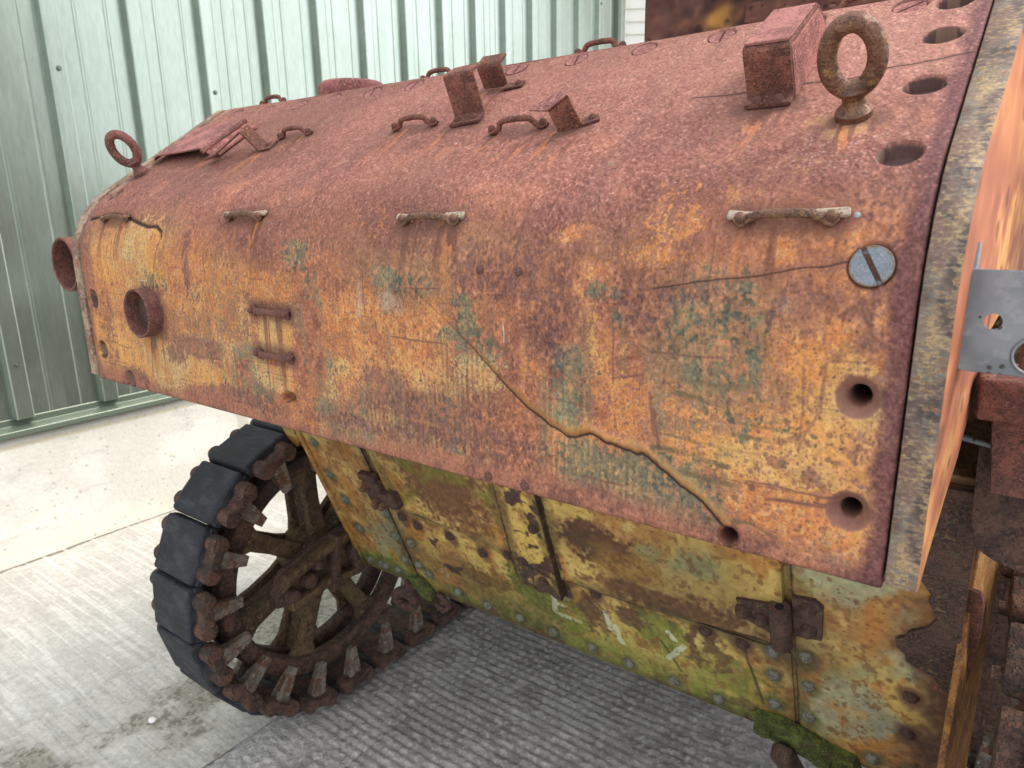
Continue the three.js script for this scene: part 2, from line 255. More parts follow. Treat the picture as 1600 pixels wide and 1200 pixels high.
function casePaint(u, v, o) {
  const x = TX0 + u * TW, s = TS0 + v * TSH;
  const w1 = fbm(x * 14, s * 14, 3) - .5, w2 = fbm(x * 14 + 40, s * 14 + 11, 3) - .5, wx = x + .022 * w1, ws = s + .02 * w2;
  const n1 = fbm(x * 9 + 3, s * 9 + 8, 4), n2 = fbm(x * 60, s * 42, 3), n3 = vn(x * 520, s * 400), n4 = fbm(x * 260 + 9, s * 160 + 4, 2), n5 = fbm(x * 150, s * 22 + 30, 3), n6 = vn(x * 330 + 7, s * 330), n7 = vn(x * 720, s * 680 + 5);
  // bare rust above, warm brown rust below
  const edgeS = .238 + .03 * ss(-.7, -1.1, x) + .02 * ss(-.4, -.15, x);
  const top = ss(-.035, .05, s - edgeS + (n1 - .5) * .09);
  const c = [BRN[0], BRN[1], BRN[2]];
  mix3(c, BRND, ss(.45, .75, n1 * .5 + n2 * .5) * .6); mix3(c, OLV, ss(.5, .75, fbm(x * 6 + 70, s * 8, 3)) * .45);
  mix3(c, [194, 134, 96], ss(.46, .78, n4 * .5 + n6 * .5) * .65); mix3(c, [112, 112, 88], ss(.54, .7, fbm(x * 46 + 12, s * 5 + 70, 3)) * ss(.22, .12, s) * .45); mix3(c, PURP, ss(.58, .8, n3 * .6 + vn(x * 260, s * 260) * .4) * .5);
  const t = [PINK[0], PINK[1], PINK[2]];
  const sd = fbm((x + s * .8) * 330, (s - x * .8) * 170, 3);                        // a slanting grain
  mix3(t, PINKD, ss(.42, .7, n1 * .55 + n2 * .45) * .55); mix3(t, PINKL, ss(.5, .76, sd) * .55); mix3(t, PINKD, ss(.5, .74, 1 - sd) * .5); mix3(t, [128, 84, 66], ss(.5, .72, fbm(x * 5 + 60, s * 7, 4)) * .35); mix3(t, [108, 72, 64], fbm(x * 44, s * 3.2 + 17, 3) > .5 ? ss(.5, .75, fbm(x * 44, s * 3.2 + 17, 3)) * .3 : 0);
  mix3(t, [196, 128, 92], ss(.56, .78, fbm(x * 18, s * 24 + 5, 3)) * .35 * ss(.5, .3, s));
  mix3(t, [190, 150, 138], ss(.3, .56, s) * ss(-.5, -.1, x) * .35); mix3(t, [180, 124, 110], ss(.34, .56, s) * .25); mix3(t, [98, 60, 52], ss(.5, .72, fbm(x * 3.2 + 5, s * 4.5 + 40, 4)) * .4);
  mix3(t, BRND, ss(.6, .8, fbm(x * 30 - 8, s * 5, 3)) * .3);                           // run-off streaks
  mix3(c, t, top);
  let h = .5 + (n4 - .5) * .35 + (sd - .5) * .25 * top, ro = .86;
  // paint remains
  const fy = field(fields.Y, wx, ws) * (1 - .22 * ss(-.72, -.62, x) * ss(-.2, -.3, x)), fo = field(fields.O, wx, ws) * (1 - .3 * ss(.23, .27, s)), fg = field(fields.G, wx, ws), fd = field(fields.D, wx, ws), fw = field(fields.W, wx, ws);
  const gn = n2 * .22 + n4 * .24 + n5 * .1 + n3 * .14 + n6 * .16 + n7 * .14;                                          // ragged threshold noise
  const mo = ss(-.12, .2, fo - .44 - (gn - .5) * 2.7), my = ss(-.12, .18, fy - .5 - (gn - .5) * 2.5);
  const paint = max(mo, my);
  const oc = [ORA[0], ORA[1], ORA[2]]; mix3(oc, ORAL, ss(.4, .7, n4)); mix3(oc, BRN, ss(.5, .8, fbm(x * 80 + 7, s * 60, 3)) * .6); mix3(oc, PURP, ss(.6, .8, n6 * .6 + n3 * .4) * .55);
  mix3(c, oc, mo * .76);
  const yc = [YEL[0], YEL[1], YEL[2]]; mix3(yc, YELL, ss(.4, .7, n1)); mix3(yc, ORA, ss(.45, .75, fbm(x * 40 + 1, s * 26 + 3, 3)) * .6); mix3(yc, BRN, ss(.64, .84, n6 * .6 + n3 * .4) * .5);
  mix3(c, yc, my * .74);
  h += paint * .1;
  // combed strokes in the paint
  let comb = 0; const jag = .004 * vn(x * 160, 3); const cb = cell(COMBG, x, s); for (let q = 0; q < cb.length; q++) { const C = cb[q], cx = C[0], cs = C[1], rx = C[2], rs = C[3], d = max(abs(wx - cx) / rx, abs(s + jag - cs) / rs); if (d < 1.3) comb = max(comb, 1 - ss(.75, 1.25, d + (n2 - .5) * .5)); }
  const st = .5 + .5 * sin((x + .0012 * vn(x * 20, s * 30)) * 2 * PI / .0066);
  const mg = ss(-.1, .2, fg - .46 - (gn - .5) * 2.7);
  const gc = [GRN[0], GRN[1], GRN[2]]; mix3(gc, GRND, ss(.4, .65, n2)); mix3(gc, OLV, ss(.5, .72, n4) * .8); mix3(gc, [176, 146, 90], ss(.6, .85, n3 * .5 + n4 * .5) * .5);
  mix3(c, gc, mg * .72);
  if (comb > 0) { mix3(c, st > .5 ? [206, 166, 96] : [104, 92, 70], comb * (.1 + .5 * abs(st - .5)) * ss(.36, .6, n5 * .7 + n4 * .3)); h += comb * (st - .5) * .3; }
  const mw = ss(-.1, .2, fw - .45 - (gn - .5) * 1.3); mix3(c, PALE, mw * .55);
  const md = ss(-.16, .24, fd - .44 - (gn - .5) * 2.2), dc = [PURP[0], PURP[1], PURP[2]]; mix3(dc, BRN, ss(.4, .7, n4) * .7); mix3(c, dc, md * .66 * (1 - .5 * top)); h -= md * .06;
  // a brown seam of bare rust along the lower edge and the right edge
  const le = ss(.03, .004, s + (n1 - .5) * .05) * .85; mix3(c, [152, 98, 78], le); mix3(c, BRND, le * ss(.5, .7, n2) * .6);
  const re = ss(-.074, -.062, x + (n2 - .5) * .012); mix3(c, [96, 58, 60], re * .85);
  const ll = ss(-1.246, -1.256, x + (n2 - .5) * .01); mix3(c, [120, 84, 74], ll * .7);
  // specks and pits
  const low = 1 - top * .75, big = spots(x * 95, s * 95, .16 + .2 * n1), sm = spots(x * 330, s * 300, .38), mid = spots(x * 170 + 5, s * 160, .3 * ss(.35, .6, n1));
  mix3(c, PURP, max(big * .55 * paint * (.25 + .75 * ss(-.5, -.2, x)), mid * .55 * paint, sm * .45) * low); h -= (big * paint + mid * .8 + sm * .7) * .16;
  mix3(c, [84, 52, 52], spots(x * 210, s * 200 + 9, .14) * .5 * top);
  mix3(c, [226, 186, 170], ss(.8, .95, n3) * .28 * top);
  const gr = (n3 - .5) * (40 - 14 * top) + (vn(x * 900, s * 800) - .5) * 30; c[0] += gr; c[1] += gr * .82; c[2] += gr * .7;
  // upright drag marks on the face
  const dr = (fbm(x * 420, s * 16, 2) - .5) * 16 * (1 - top); c[0] += dr; c[1] += dr * .8; c[2] += dr * .6;
  // salt bloom and pale bare patches by the right-hand eye
  mix3(c, [206, 186, 178], spots((x + .01 * w1) * 260, s * 260, .5) * .5 * ss(.05, .02, hypot(x + .125, (s - .335) * 1.2) + (n2 - .5) * .02));
  mix3(c, [208, 168, 110], ss(.05, .015, hypot(x + .13, (s - .37) * 1.6)) * .5 * ss(.45, .65, n2));
  mix3(c, [170, 150, 130], ss(.5, .7, n2) * ss(-1.225, -1.25, x) * ss(.28, .33, s) * .6);
  // rust run-off and dirt gathered below and round each fitting
  const fb = cell(FITG, x, s); for (let q = 0; q < fb.length; q++) {
    const F = fb[q], dx = abs(x - F[0]) / F[2], ds = F[1] - s, ring = ss(.02, .006, sqrt(pow(max(0, abs(x - F[0]) - F[2] * .85), 2) + ds * ds) + (n2 - .5) * .012);
    mix3(c, [86, 56, 50], ring * .5); if (ds > 0 && dx < 1.25) mix3(c, n5 > .55 ? [190, 116, 62] : [96, 58, 46], ss(.095, .01, ds) * ss(1.25, .8, dx) * ss(.46, .66, fbm(x * 130, s * 9, 2)) * .6);
  }
  // lines
  const lb = cell(LINEG, x, s), lw = lb.length ? fbm(x * 16 + 90, s * 40, 2) : 0; for (let q = 0; q < lb.length; q++) { const Q = lb[q], pts = Q[0], w = Q[1], k = Q[2], kind = Q[3], bb = Q[4];
    if (x < bb[0] || x > bb[1] || s < bb[2] || s > bb[3]) continue;
    const d = segDist(x + .0016 * (n2 - .5) + .0012 * (n4 - .5), s + .003 * (n2 - .5), pts), m = ss(w * 1.7, w * .5, d) * k * (kind === 2 ? ss(.3, .5, lw) * ss(.25, .6, gn) : 1);
    if (m > 0) { mix3(c, kind === 0 ? DARK : kind === 1 ? BRND : kind === 2 ? [96, 84, 60] : [200, 190, 178], m); h -= m * (kind === 0 ? .5 : kind === 2 ? .22 : .12); }
    if (kind === 0 && d < .006) mix3(c, BRND, ss(.006, .001, d) * .3);
  }
  const dcr = x > -.53 && x < -.15 && s < .205 ? crackDist(x, s) : 9;
  if (dcr < .02) {
    const open = ss(-.46, -.36, x); const up = above(x, s), jg = dcr + (n2 - .5) * .008; mix3(c, [178, 136, 78], up ? ss(.012, .006, jg) * ss(-.34, -.3, x) * .6 : 0); if (up) { mix3(c, [150, 100, 54], ss(.0078, .004, jg) * open * .75); mix3(c, [104, 62, 38], ss(.6, .75, n4 * .5 + n2 * .5) * ss(.009, .004, jg) * open * .7); }  // brown lip; a lighter band along its upper edge painted as a highlight
    mix3(c, DARK, ss(.0013 + .0006 * ss(-.31, -.28, x), .0005, dcr) * (.3 * ss(-.49, -.41, x) + .55 * open)); h -= ss(.002, .0008, dcr) * .4;
  }
  // rust rings and bare steel round the bores; bore walls and filled recesses coloured darker
  const hb = cell(HOLEG, x, s); for (let qi = 0; qi < hb.length; qi++) { const q = hb[qi], d = hypot(x - q.x, s - q.s); if (d < q.r * 1.5) {
    if (q.kind === 'deep' || q.kind === 'bore') { mix3(c, [128, 88, 82], ss(q.r * 1.12, q.r * .98, d + (n2 - .5) * .003) * .8); mix3(c, [60, 40, 36], ss(.0078, .0064, d) * (q.kind === 'deep' ? .8 : 0)); if (q.kind === 'bore') mix3(c, [92, 52, 38], ss(.02, .008, hypot(x - q.x + .003, s - q.s + .004)) * .8); }
    else if (q.kind === 'filled') mix3(c, n2 > .56 ? [120, 98, 84] : [78, 58, 56], ss(q.r * 1.03, q.r * .98, d) * .85);
    else mix3(c, [88, 58, 55], ss(q.r * 1.06, q.r * 1.0, d) * .6);
  } }
  if (s < 0) mix3(c, BRND, .6);
  o[0] = c[0]; o[1] = c[1]; o[2] = c[2]; o[3] = h; o[4] = ro + (n2 - .5) * .2 - .12 * paint;
}
function crackS(x0) { const x = clamp(x0, -.512, -.1661); return crackRaw(x0) === null ? null : crackRaw(x) + (fbm(x * 48, 3, 3) - .5) * .010 * ss(-.36, -.32, x) * ss(-.17, -.2, x); }
function crackRaw(x) { for (let k = 0; k < CRACK.length - 1; k++) if (x >= CRACK[k][0] && x <= CRACK[k + 1][0]) return CRACK[k][1] + (CRACK[k + 1][1] - CRACK[k][1]) * (x - CRACK[k][0]) / (CRACK[k + 1][0] - CRACK[k][0]); return null; }
const FINE = []; for (let k = 0; k <= 230; k++) { const x = -.512 + .346 * k / 230; FINE.push([x, crackS(x) ?? 0]); } FINE.push([-.166, 0]);
function crackDist(x, s) { const i = floor((x + .512) / .346 * 230), a = max(0, i - 14), b = min(FINE.length, i + 16); return b - a < 2 ? 9 : segDist(x, s, FINE.slice(a, b)); }
function above(x, s) { const c = crackS(x); return c !== null && s > c; }
const caseUV = (x, s) => [(x - TX0) / TW, (s - TS0) / TSH];

const caseSet = texSet(1920, 1000, casePaint, false);
const caseMat = stdMat(caseSet, .0022);
// shape of the casing: a dense sheet bent to the profile, with bores, screw seats and the open crack pressed into it
function relief(x, s) {
  let d = (fbm(x * 5, s * 5, 3) - .5) * .004 + (fbm(x * 40, s * 40, 2) - .5) * .0005;
  const cs = crackS(x);
  if (cs !== null) { const dd = crackDist(x, s), a = .0006 * ss(-.42, -.36, x) + (.0022 + .002 * fbm(x * 90, 8, 2)) * ss(-.35, -.3, x) * ss(-.166, -.19, x); if (s > cs) { const q = (dd - .0048) / .0034; d += a * exp(-q * q) - .0008 * ss(.002, 0, dd); } }
  const lc = segDist(x, s, LINES[2][0]); if (lc < .01) d -= .003 * exp(-pow(lc / .003, 2));
  for (const q of cell(HOLEG, x, s)) {
    const r = hypot(x - q.x, s - q.s); if (r > q.r * 1.3) continue;
    if (q.kind === 'deep') { const e = .0012; d = r > q.r ? d - e * ss(q.r * 1.1, q.r, r) : r > .0068 ? -e - .0105 * (q.r - r) / (q.r - .0068) : r > .0062 ? -.0117 - .03 * (.0068 - r) / .0006 : -.042; }
    else if (q.kind === 'bore') d = r > q.r ? d : -.03 * ss(q.r, q.r * .8, r);
    else if (q.kind === 'filled') d = r > q.r ? d : -.0105 * ss(q.r, q.r * .86, r) - .003 * fbm(x * 240, s * 240, 2);
    else if (r < q.r * 1.03) d = -.0035 * ss(q.r * 1.03, q.r * .96, r);
  }
  // the knocked-out slot near the left
  { const dx = (x + .733) / .017, ds = (s - .043 + .12 * (x + .733)) / .0085, r = hypot(dx, ds) + (fbm(x * 120, s * 120, 2) - .5) * .9; d -= .014 * ss(1, .62, r); }
  return d;
}
function warpToRound(x, s) { // square grid rings near a bore become circles, so that its edge is clean
  for (const q of HOLES) { const dx = x - q.x, dy = s - q.s, c = max(abs(dx), abs(dy)), r = hypot(dx, dy); if (c > 0 && c < q.r * 1.7) { const k = 1 + (c / r - 1) * ss(q.r * 1.7, q.r * 1.2, c); return [q.x + dx * k, q.s + dy * k]; } }
  return [x, s];
}
function caseGeometry() {
  const xs = [], n1 = 250, x1 = -.5; for (let i = 0; i < n1; i++) xs.push(XL + (x1 - XL) * i / n1);
  const n2 = Math.round((XR - x1) / .0016); for (let i = 0; i <= n2; i++) xs.push(x1 + (XR - x1) * i / n2);
  const sv = [-.03, -.02, -.01, -.004]; for (let j = 0; j <= 125; j++) sv.push(.2 * j / 125); for (let j = 1; j <= 190; j++) sv.push(.2 + (SEND - .2) * j / 190);
  const P = [], U = [], I = [], w = xs.length, hN = sv.length;
  for (let j = 0; j < hN; j++) for (let i = 0; i < w; i++) {
    let x = xs[i], s = sv[j]; const edge = i === 0 || i === w - 1 || s <= 0 || j === hN - 1;
    if (!edge) [x, s] = warpToRound(x, s);
    let d = s > 0 ? relief(x, s) : 0;
    d -= .0016 * ss(.004, 0, s) + .0012 * (ss(XR - .003, XR, x) + ss(XL + .003, XL, x));
    const [y, z, ny, nz] = prof(s);
    P.push(x, y + ny * d + (s <= 0 ? -.0003 : 0), z + nz * d - (s < 0 ? .0016 : 0)); U.push(...caseUV(x, s));
  }
  for (let j = 0; j < hN - 1; j++) for (let i = 0; i < w - 1; i++) { const a = j * w + i, b = a + 1, c = a + w, e = c + 1; const mx = (xs[i] + xs[i + 1]) / 2, ms = (sv[j] + sv[j + 1]) / 2; let open = false; for (const q of HOLES) if ((q.kind === 'deep' && hypot(mx - q.x, ms - q.s) < .0056) || (q.kind === 'bore' && hypot(mx - q.x, ms - q.s) < .0048)) open = true; if (!open) I.push(a, b, e, a, e, c); }
  // side returns, 22 mm of plate at each end
  for (const i of [0, w - 1]) { const b0 = P.length / 3; for (let j = 0; j < hN; j++) { const [y, z, ny, nz] = prof(sv[j]); const k = max(0, sv[j]) > 0 ? .022 : .01; P.push(xs[i], y - ny * k, z - nz * k); U.push(...caseUV(xs[i], sv[j])); } for (let j = 0; j < hN - 1; j++) { const a = j * w + i, c = a + w, p = b0 + j, q = p + 1; i ? I.push(a, p, q, a, q, c) : I.push(a, q, p, a, c, q); } }
  const g = new THREE.BufferGeometry(); g.setAttribute('position', new THREE.Float32BufferAttribute(P, 3)); g.setAttribute('uv', new THREE.Float32BufferAttribute(U, 2)); g.setIndex(I); g.computeVertexNormals(); return g;
}
// ---------------------------------------------------------------- other materials
function rustTile(A, B, C, scale, opt = {}) { // three tones of rust, tile side covers the uv unit
  const seed = opt.seed ?? 1;
  return texSet(512, 512, (u, v, o) => {
    const f = (k, oc, sd, sx = 1) => tileN((a, b) => fbm(a * k * sx + sd + seed, b * k + sd * .7, oc), u, v);
    const n1 = f(5 * scale, 4, 3), n2 = f(22 * scale, 3, 9), n3 = f(90 * scale, 2, 5), c = A.slice();
    mix3(c, B, ss(.4, .62, n1 * .6 + n2 * .4)); mix3(c, C, ss(.55, .78, n2 * .5 + n3 * .3 + n1 * .2) * .8);
    if (opt.D) mix3(c, opt.D, ss(.56, .66, f(7 * scale, 4, 31) * .7 + n2 * .3) * (opt.dk ?? .8));
    const sp = spots(u * 60 * scale, v * 60 * scale, .25); mix3(c, [B[0] * .5, B[1] * .5, B[2] * .5], sp * .5);
    const g = (n3 - .5) * 40; o[0] = c[0] + g; o[1] = c[1] + g * .85; o[2] = c[2] + g * .75; o[3] = .5 + (n3 - .5) * .6 + (n2 - .5) * .4 - sp * .2; o[4] = (opt.ro ?? .85) + (n2 - .5) * .25;
  });
}
const rustSet = rustTile([128, 80, 66], [92, 58, 50], [164, 100, 72], 1), rustMat = stdMat(rustSet, .0016);
const pinkSet = rustTile([160, 104, 98], [120, 74, 70], [190, 134, 124], 1, { seed: 8 }), pinkMat = stdMat(pinkSet, .0014);  // paler pink rust; on bracket tops and sides it stands for sunlit faces
const trackSet = rustTile([92, 66, 54], [62, 46, 41], [130, 84, 60], .8, { seed: 15, D: [56, 46, 42] }), trackMat = stdMat(trackSet, .003);
const hornMat = stdMat(rustTile([140, 130, 120], [100, 88, 80], [168, 160, 152], .8, { seed: 22, D: [108, 72, 54], ro: .55 }), .0012, { metalness: .35 });
const castMat = stdMat(rustTile([100, 80, 54], [70, 52, 40], [128, 106, 70], .5, { seed: 29, D: [80, 54, 40] }), .002);
const eyeMat = stdMat(rustTile([112, 78, 60], [82, 58, 48], [140, 100, 68], .9, { seed: 36, D: [156, 122, 76], dk: .5, ro: .5 }), .0012, { metalness: .25 });
const stripSet = texSet(512, 512, (u, v, o) => { // ground steel rim: fine cross scratches, browned, with remains of yellow
  const a = tileN((p, q) => fbm(p * 50, q * 110, 3), u, v), b = tileN((p, q) => fbm(p * 9, q * 8, 4), u, v), d = tileN((p, q) => fbm(p * 60, q * 60, 3), u, v), e = tileN((p, q) => fbm(p * 14 + 9, q * 5, 4), u, v), c = [118, 94, 84];
  mix3(c, [78, 68, 64], ss(.4, .65, b)); mix3(c, [146, 134, 118], ss(.5, .72, a) * .4); mix3(c, [150, 142, 128], ss(.5, .66, tileN((p, q) => fbm(p * 10 + 40, q * 7, 4), u, v)) * .45); mix3(c, [186, 154, 92], ss(.51, .64, e * .5 + a * .2 + d * .3) * .5); mix3(c, [64, 54, 52], ss(.55, .75, d) * .5); mix3(c, [140, 86, 60], ss(.6, .72, b * .5 + d * .5) * .5);
  const g = (a - .5) * 14 + (d - .5) * 26; o[0] = c[0] + g; o[1] = c[1] + g * .96; o[2] = c[2] + g * .9; o[3] = .5 + (a - .5) * .3 + (d - .5) * .5; o[4] = .6; }), stripMat = stdMat(stripSet, .001, { metalness: .15 });
const faceMat = stdMat(rustTile([190, 126, 78], [162, 98, 68], [206, 152, 86], .3, { seed: 50, D: [214, 168, 86], dk: .6 }), .0006);
const ochreMat = stdMat(rustTile([150, 104, 56], [112, 72, 46], [178, 132, 72], .5, { seed: 52, D: [186, 146, 76], dk: .6 }), .001);
const blockMat = stdMat(rustTile([104, 66, 54], [80, 52, 46], [124, 78, 56], .35, { seed: 57, D: [196, 148, 72], dk: .85 }), .002);
const redMat = stdMat(rustTile([122, 78, 68], [94, 62, 58], [150, 104, 88], .9, { seed: 64 }), .0016);
const darkRust = stdMat(rustTile([86, 62, 52], [62, 46, 42], [112, 84, 64], .7, { seed: 71, D: [104, 104, 70], dk: .5 }), .002);
const mossMat = stdMat(rustTile([112, 126, 52], [74, 82, 40], [146, 158, 76], 1.2, { seed: 78, D: [80, 62, 46] }), .006);
const paleMat = stdMat(rustTile([176, 160, 142], [140, 122, 104], [196, 184, 168], 1.4, { seed: 92, D: [120, 82, 60], ro: .6 }), .001);
const paleRim = stdMat(rustTile([162, 140, 118], [116, 92, 80], [186, 170, 150], 1, { seed: 99, D: [140, 92, 62] }), .0016);
const blackMat = new THREE.MeshStandardMaterial({ color: new THREE.Color().setRGB(.012, .010, .009), roughness: .95 });
const galvMat = stdMat(texSet(512, 512, (u, v, o) => {
  const n = tileN((a, b) => fbm(a * 5, b * 5, 4), u, v), m = tileN((a, b) => fbm(a * 26, b * 26, 3), u, v), c = [134, 140, 145];
  mix3(c, [112, 120, 128], ss(.35, .7, n)); mix3(c, [156, 160, 162], ss(.55, .75, m) * .5); mix3(c, [120, 104, 88], ss(.68, .8, n * .5 + m * .5) * .5);
  const sp = spots(u * 24, v * 24, .07); mix3(c, [60, 52, 48], sp * .8); o[0] = c[0]; o[1] = c[1]; o[2] = c[2]; o[3] = .5 + (m - .5) * .3; o[4] = .42 + .25 * m;
}), .0004, { metalness: .3 });
const steelMat = stdMat(texSet(256, 256, (u, v, o) => { // turned face of a bright screw: fine rings
  const r = hypot(u - .5, v - .5), k = sin(r * 240) * 9 + (fbm(u * 30, v * 30, 3) - .5) * 50; const c = [122 + k, 129 + k, 136 + k]; mix3(c, [120, 92, 74], ss(.42, .5, r + (fbm(u * 9, v * 9, 3) - .5) * .14)); o[0] = c[0]; o[1] = c[1]; o[2] = c[2]; o[3] = .5 + .3 * sin(r * 240); o[4] = .4; }, false), .0003, { metalness: .5 });
const rubberMat = stdMat(texSet(512, 512, (u, v, o) => {
  const n = tileN((a, b) => fbm(a * 4, b * 7, 4), u, v), s = tileN((a, b) => fbm(a * 14, b * 40, 3), u, v), c = [34, 36, 42];
  mix3(c, [58, 60, 65], ss(.45, .75, n * .75 + s * .25)); mix3(c, [20, 21, 25], ss(.5, .75, 1 - n) * .7); 
  o[0] = c[0]; o[1] = c[1]; o[2] = c[2]; o[3] = .5 + (s - .5) * .8; o[4] = .62 + .25 * n; }), .002);

// painted hull plate: one sheet of paint across the whole front, in metres across (x) and up the plate (t)
const HX0 = -1.26, HW = 1.3, HT0 = -.03, HTH = .66;
const LET = [[[-.64, .158], [-.646, .104]], [[-.64, .158], [-.607, .161]], [[-.642, .132], [-.619, .136]], [[-.645, .104], [-.595, .103]], [[-.529, .161], [-.526, .118]], [[-.514, .131], [-.508, .09]], [[-.408, .169], [-.399, .155]], [[-.414, .097], [-.384, .146]]];
const RUNS = [[-.565, .135, .022, .055, .9], [-.535, .13, .014, .05, .7], [-.36, .15, .012, .06, .9], [-.325, .15, .012, .06, .85], [-.48, .175, .035, .02, .9], [-.29, .05, .03, .02, .6]], RUNC = [92, 62, 48], DRIPS = [[[-.283, .225], [-.255, .07]], [[-.425, .14], [-.395, .07]]], DRIPC = [50, 46, 30];
const RIVETS = [[-1.049, .235], [-.996, .243, 1], [-.955, .232, 1], [-1.178, .237], [-1.179, .147], [-1.049, .167], [-1.006, .161], [-1.194, .036], [-1.157, .034], [-1.055, .089], [-1.011, .09], [-.867, .233, 1], [-.788, .215, 1], [-.72, .236, 1], [-.913, .044], [-.832, .038], [-.747, .04], [-.667, .036], [-.579, .036], [-.501, .032], [-.411, .034], [-.331, .033], [-.99, .068], [-.279, .212, 1], [-.234, .218], [-.234, .161], [-.235, .084], [-.185, .234], [-.183, .164], [-.183, .085], [-.051, .225, 1], [-.051, .138, 1], [-.092, .039], [-.041, .04], [-1.143, .033], [-1.19, .31], [-1.19, .4], [-.338, .212, 1], [-.537, .21, 1], [-1.1, .036]];
const SEAMS = [[[-1.034, .268], [-.69, .25], [-.6, .223], [-.206, .227]], [[-.201, 0], [-.205, .62]], [[-1.036, 0], [-1.034, .62]], [[-.607, .17], [-.592, .62]], [[-.703, .2], [-.675, .62]]];
function hullPaint(u, v, o) {
  const x = HX0 + u * HW, t = HT0 + v * HTH;
  const n1 = fbm(x * 9, t * 9, 4), n2 = fbm(x * 34 + 5, t * 34, 4), n3 = fbm(x * 140, t * 120, 3), n5 = fbm(x * 60, t * 9 + 3, 3), wx = x + (n2 - .5) * .05, wt = t + (fbm(x * 20 + 9, t * 20, 3) - .5) * .05;
  const blob = (cx, ct, rx, rt, k = 1) => k * ss(1.15, .6, hypot((wx - cx) / rx, (wt - ct) / rt) + (n3 - .5) * .7);
  const c = [198, 168, 92]; mix3(c, [168, 124, 70], ss(.42, .62, n1)); mix3(c, [204, 180, 116], ss(.5, .7, n2) * .6);
  // grey-green primer showing on the left and right panels
  const pr = max(ss(-1.0, -1.06, wx), ss(-.23, -.17, wx)) * ss(.47, .62, fbm(x * 11 + 30, t * 7 + 2, 3) - .03 * ss(-.3, -.2, x)); mix3(c, [150, 156, 132], pr * .7);
  mix3(c, [128, 142, 134], pr * ss(.5, .65, fbm(x * 16 + 3, t * 10, 3)) * .8);
  mix3(c, [176, 118, 56], ss(.55, .68, fbm(x * 22 + 50, t * 14, 4)) * .75);
  // upper doors: bare brown areas
  mix3(c, [112, 78, 52], blob(-.83, .42, .13, .16, .95)); mix3(c, [124, 120, 50], ss(.5, .66, fbm(x * 16, t * 12 + 60, 3)) * ss(.25, .3, t) * ss(-.66, -.72, x) * ss(-1.02, -.97, x) * .75);
  mix3(c, [92, 60, 42], blob(-.515, .35, .075, .05, .95)); mix3(c, [108, 70, 46], blob(-.4, .262, .16, .03, .85)); mix3(c, [150, 158, 112], blob(-.337, .37, .045, .025, .7) + blob(-.42, .36, .03, .02, .6)); mix3(c, [196, 148, 62], blob(-.45, .32, .08, .04, .6));
  // lower skirts: rust, moss and run-off
  mix3(c, [124, 80, 44], blob(-.81, .13, .075, .035, .9)); mix3(c, [60, 42, 40], blob(-.9, .128, .03, .016, .95) + blob(-.93, .19, .008, .012, .9));
  const moss = max(ss(.11, .015, t + (n1 - .5) * .1) * ss(-.1, -.25, x), blob(-.69, .14, .06, .1, .95), blob(-.62, .1, .06, .06, .95), blob(-.42, .16, .06, .06, .8), blob(-.3, .1, .08, .07, .55), blob(-1.13, .035, .13, .035, .9));
  mix3(c, [104, 116, 44], moss * ss(.25, .6, n2 + .15) * .9); mix3(c, [72, 78, 38], moss * ss(.5, .7, n5) * .7);
  if (t < .27 && x > -.66 && x < -.2) for (let q = 0; q < RUNS.length; q++) { const B = RUNS[q]; mix3(c, RUNC, blob(B[0], B[1], B[2], B[3], B[4])); }
  mix3(c, [66, 52, 34], ss(.03, .004, t + (n2 - .5) * .02) * .75);
  if (t < .25 && x > -.7 && x < -.24) for (let q = 0; q < DRIPS.length; q++) mix3(c, DRIPC, ss(.004, .0015, segDist(x + (n3 - .5) * .003, t, DRIPS[q])) * .8);
  let d = 9; if (t < .25 && x > -.7 && x < -.3) for (let q = 0; q < LET.length; q++) d = min(d, segDist(x + (n2 - .5) * .008, t + (n3 - .5) * .006, LET[q])); mix3(c, [222, 226, 214], ss(.007, .0045, d) * ss(.26, .44, n2 + .1) * .85);
  mix3(c, [128, 134, 58], ss(.27, .02, t) * ss(-.12, -.3, x) * ss(.3, .6, fbm(x * 13 + 4, t * 9 + 8, 3)) * .45);
  // strap: yellow with dark scabs
  const strap = x > -.71 && x < -.594 && t > .165 ? ss(-.705, -.69, x + (t - .17) * -.12) : 0; if (strap > 0) { const y = [208, 178, 92]; mix3(y, [62, 42, 42], max(ss(.52, .6, n2 * .6 + fbm(x * 70, t * 60 + 4, 3) * .4), ss(.225, .19, t + (n2 - .5) * .05))); mix3(c, y, strap * .9); }
  // right edge: ragged dark rust
  mix3(c, [74, 50, 42], ss(-.075, -.02, x + (n1 - .5) * .11 + (n2 - .5) * .06) * .85);
  // dirt in the seams and round the rivets
  for (let q = 0; q < SEAMS.length; q++) { const d = segDist(x, t, SEAMS[q]); if (d < .03) { mix3(c, [84, 72, 42], ss(.026, .004, d + (n2 - .5) * .03) * .55); mix3(c, [48, 36, 28], ss(.005, .0015, d + (n3 - .5) * .003) * .8); } }
  for (let q = 0; q < RIVETS.length; q++) { const R = RIVETS[q], dx = x - R[0]; if (dx > .03 || dx < -.03) continue; const dt = t - R[1]; if (dt > .03 || dt < -.045) continue; const d = sqrt(dx * dx + dt * dt * (dt < 0 ? .4 : 1)) + (n2 - .5) * .012; mix3(c, R[2] ? [82, 54, 44] : [84, 86, 52], ss(.024, .011, d) * .7); }
  // specks, scratches, grime
  const sp = max(spots(x * 150, t * 150, .22 * ss(.35, .6, n1) + .05), spots(x * 60, t * 60, .06)); mix3(c, [104, 66, 44], sp * .55);
  mix3(c, [120, 76, 44], ss(.6, .75, fbm(x * 90, t * 70 + 21, 3)) * .55);
  mix3(c, [58, 46, 34], ss(.55, .8, fbm(x * 4 + 9, t * 4, 3)) * .35);
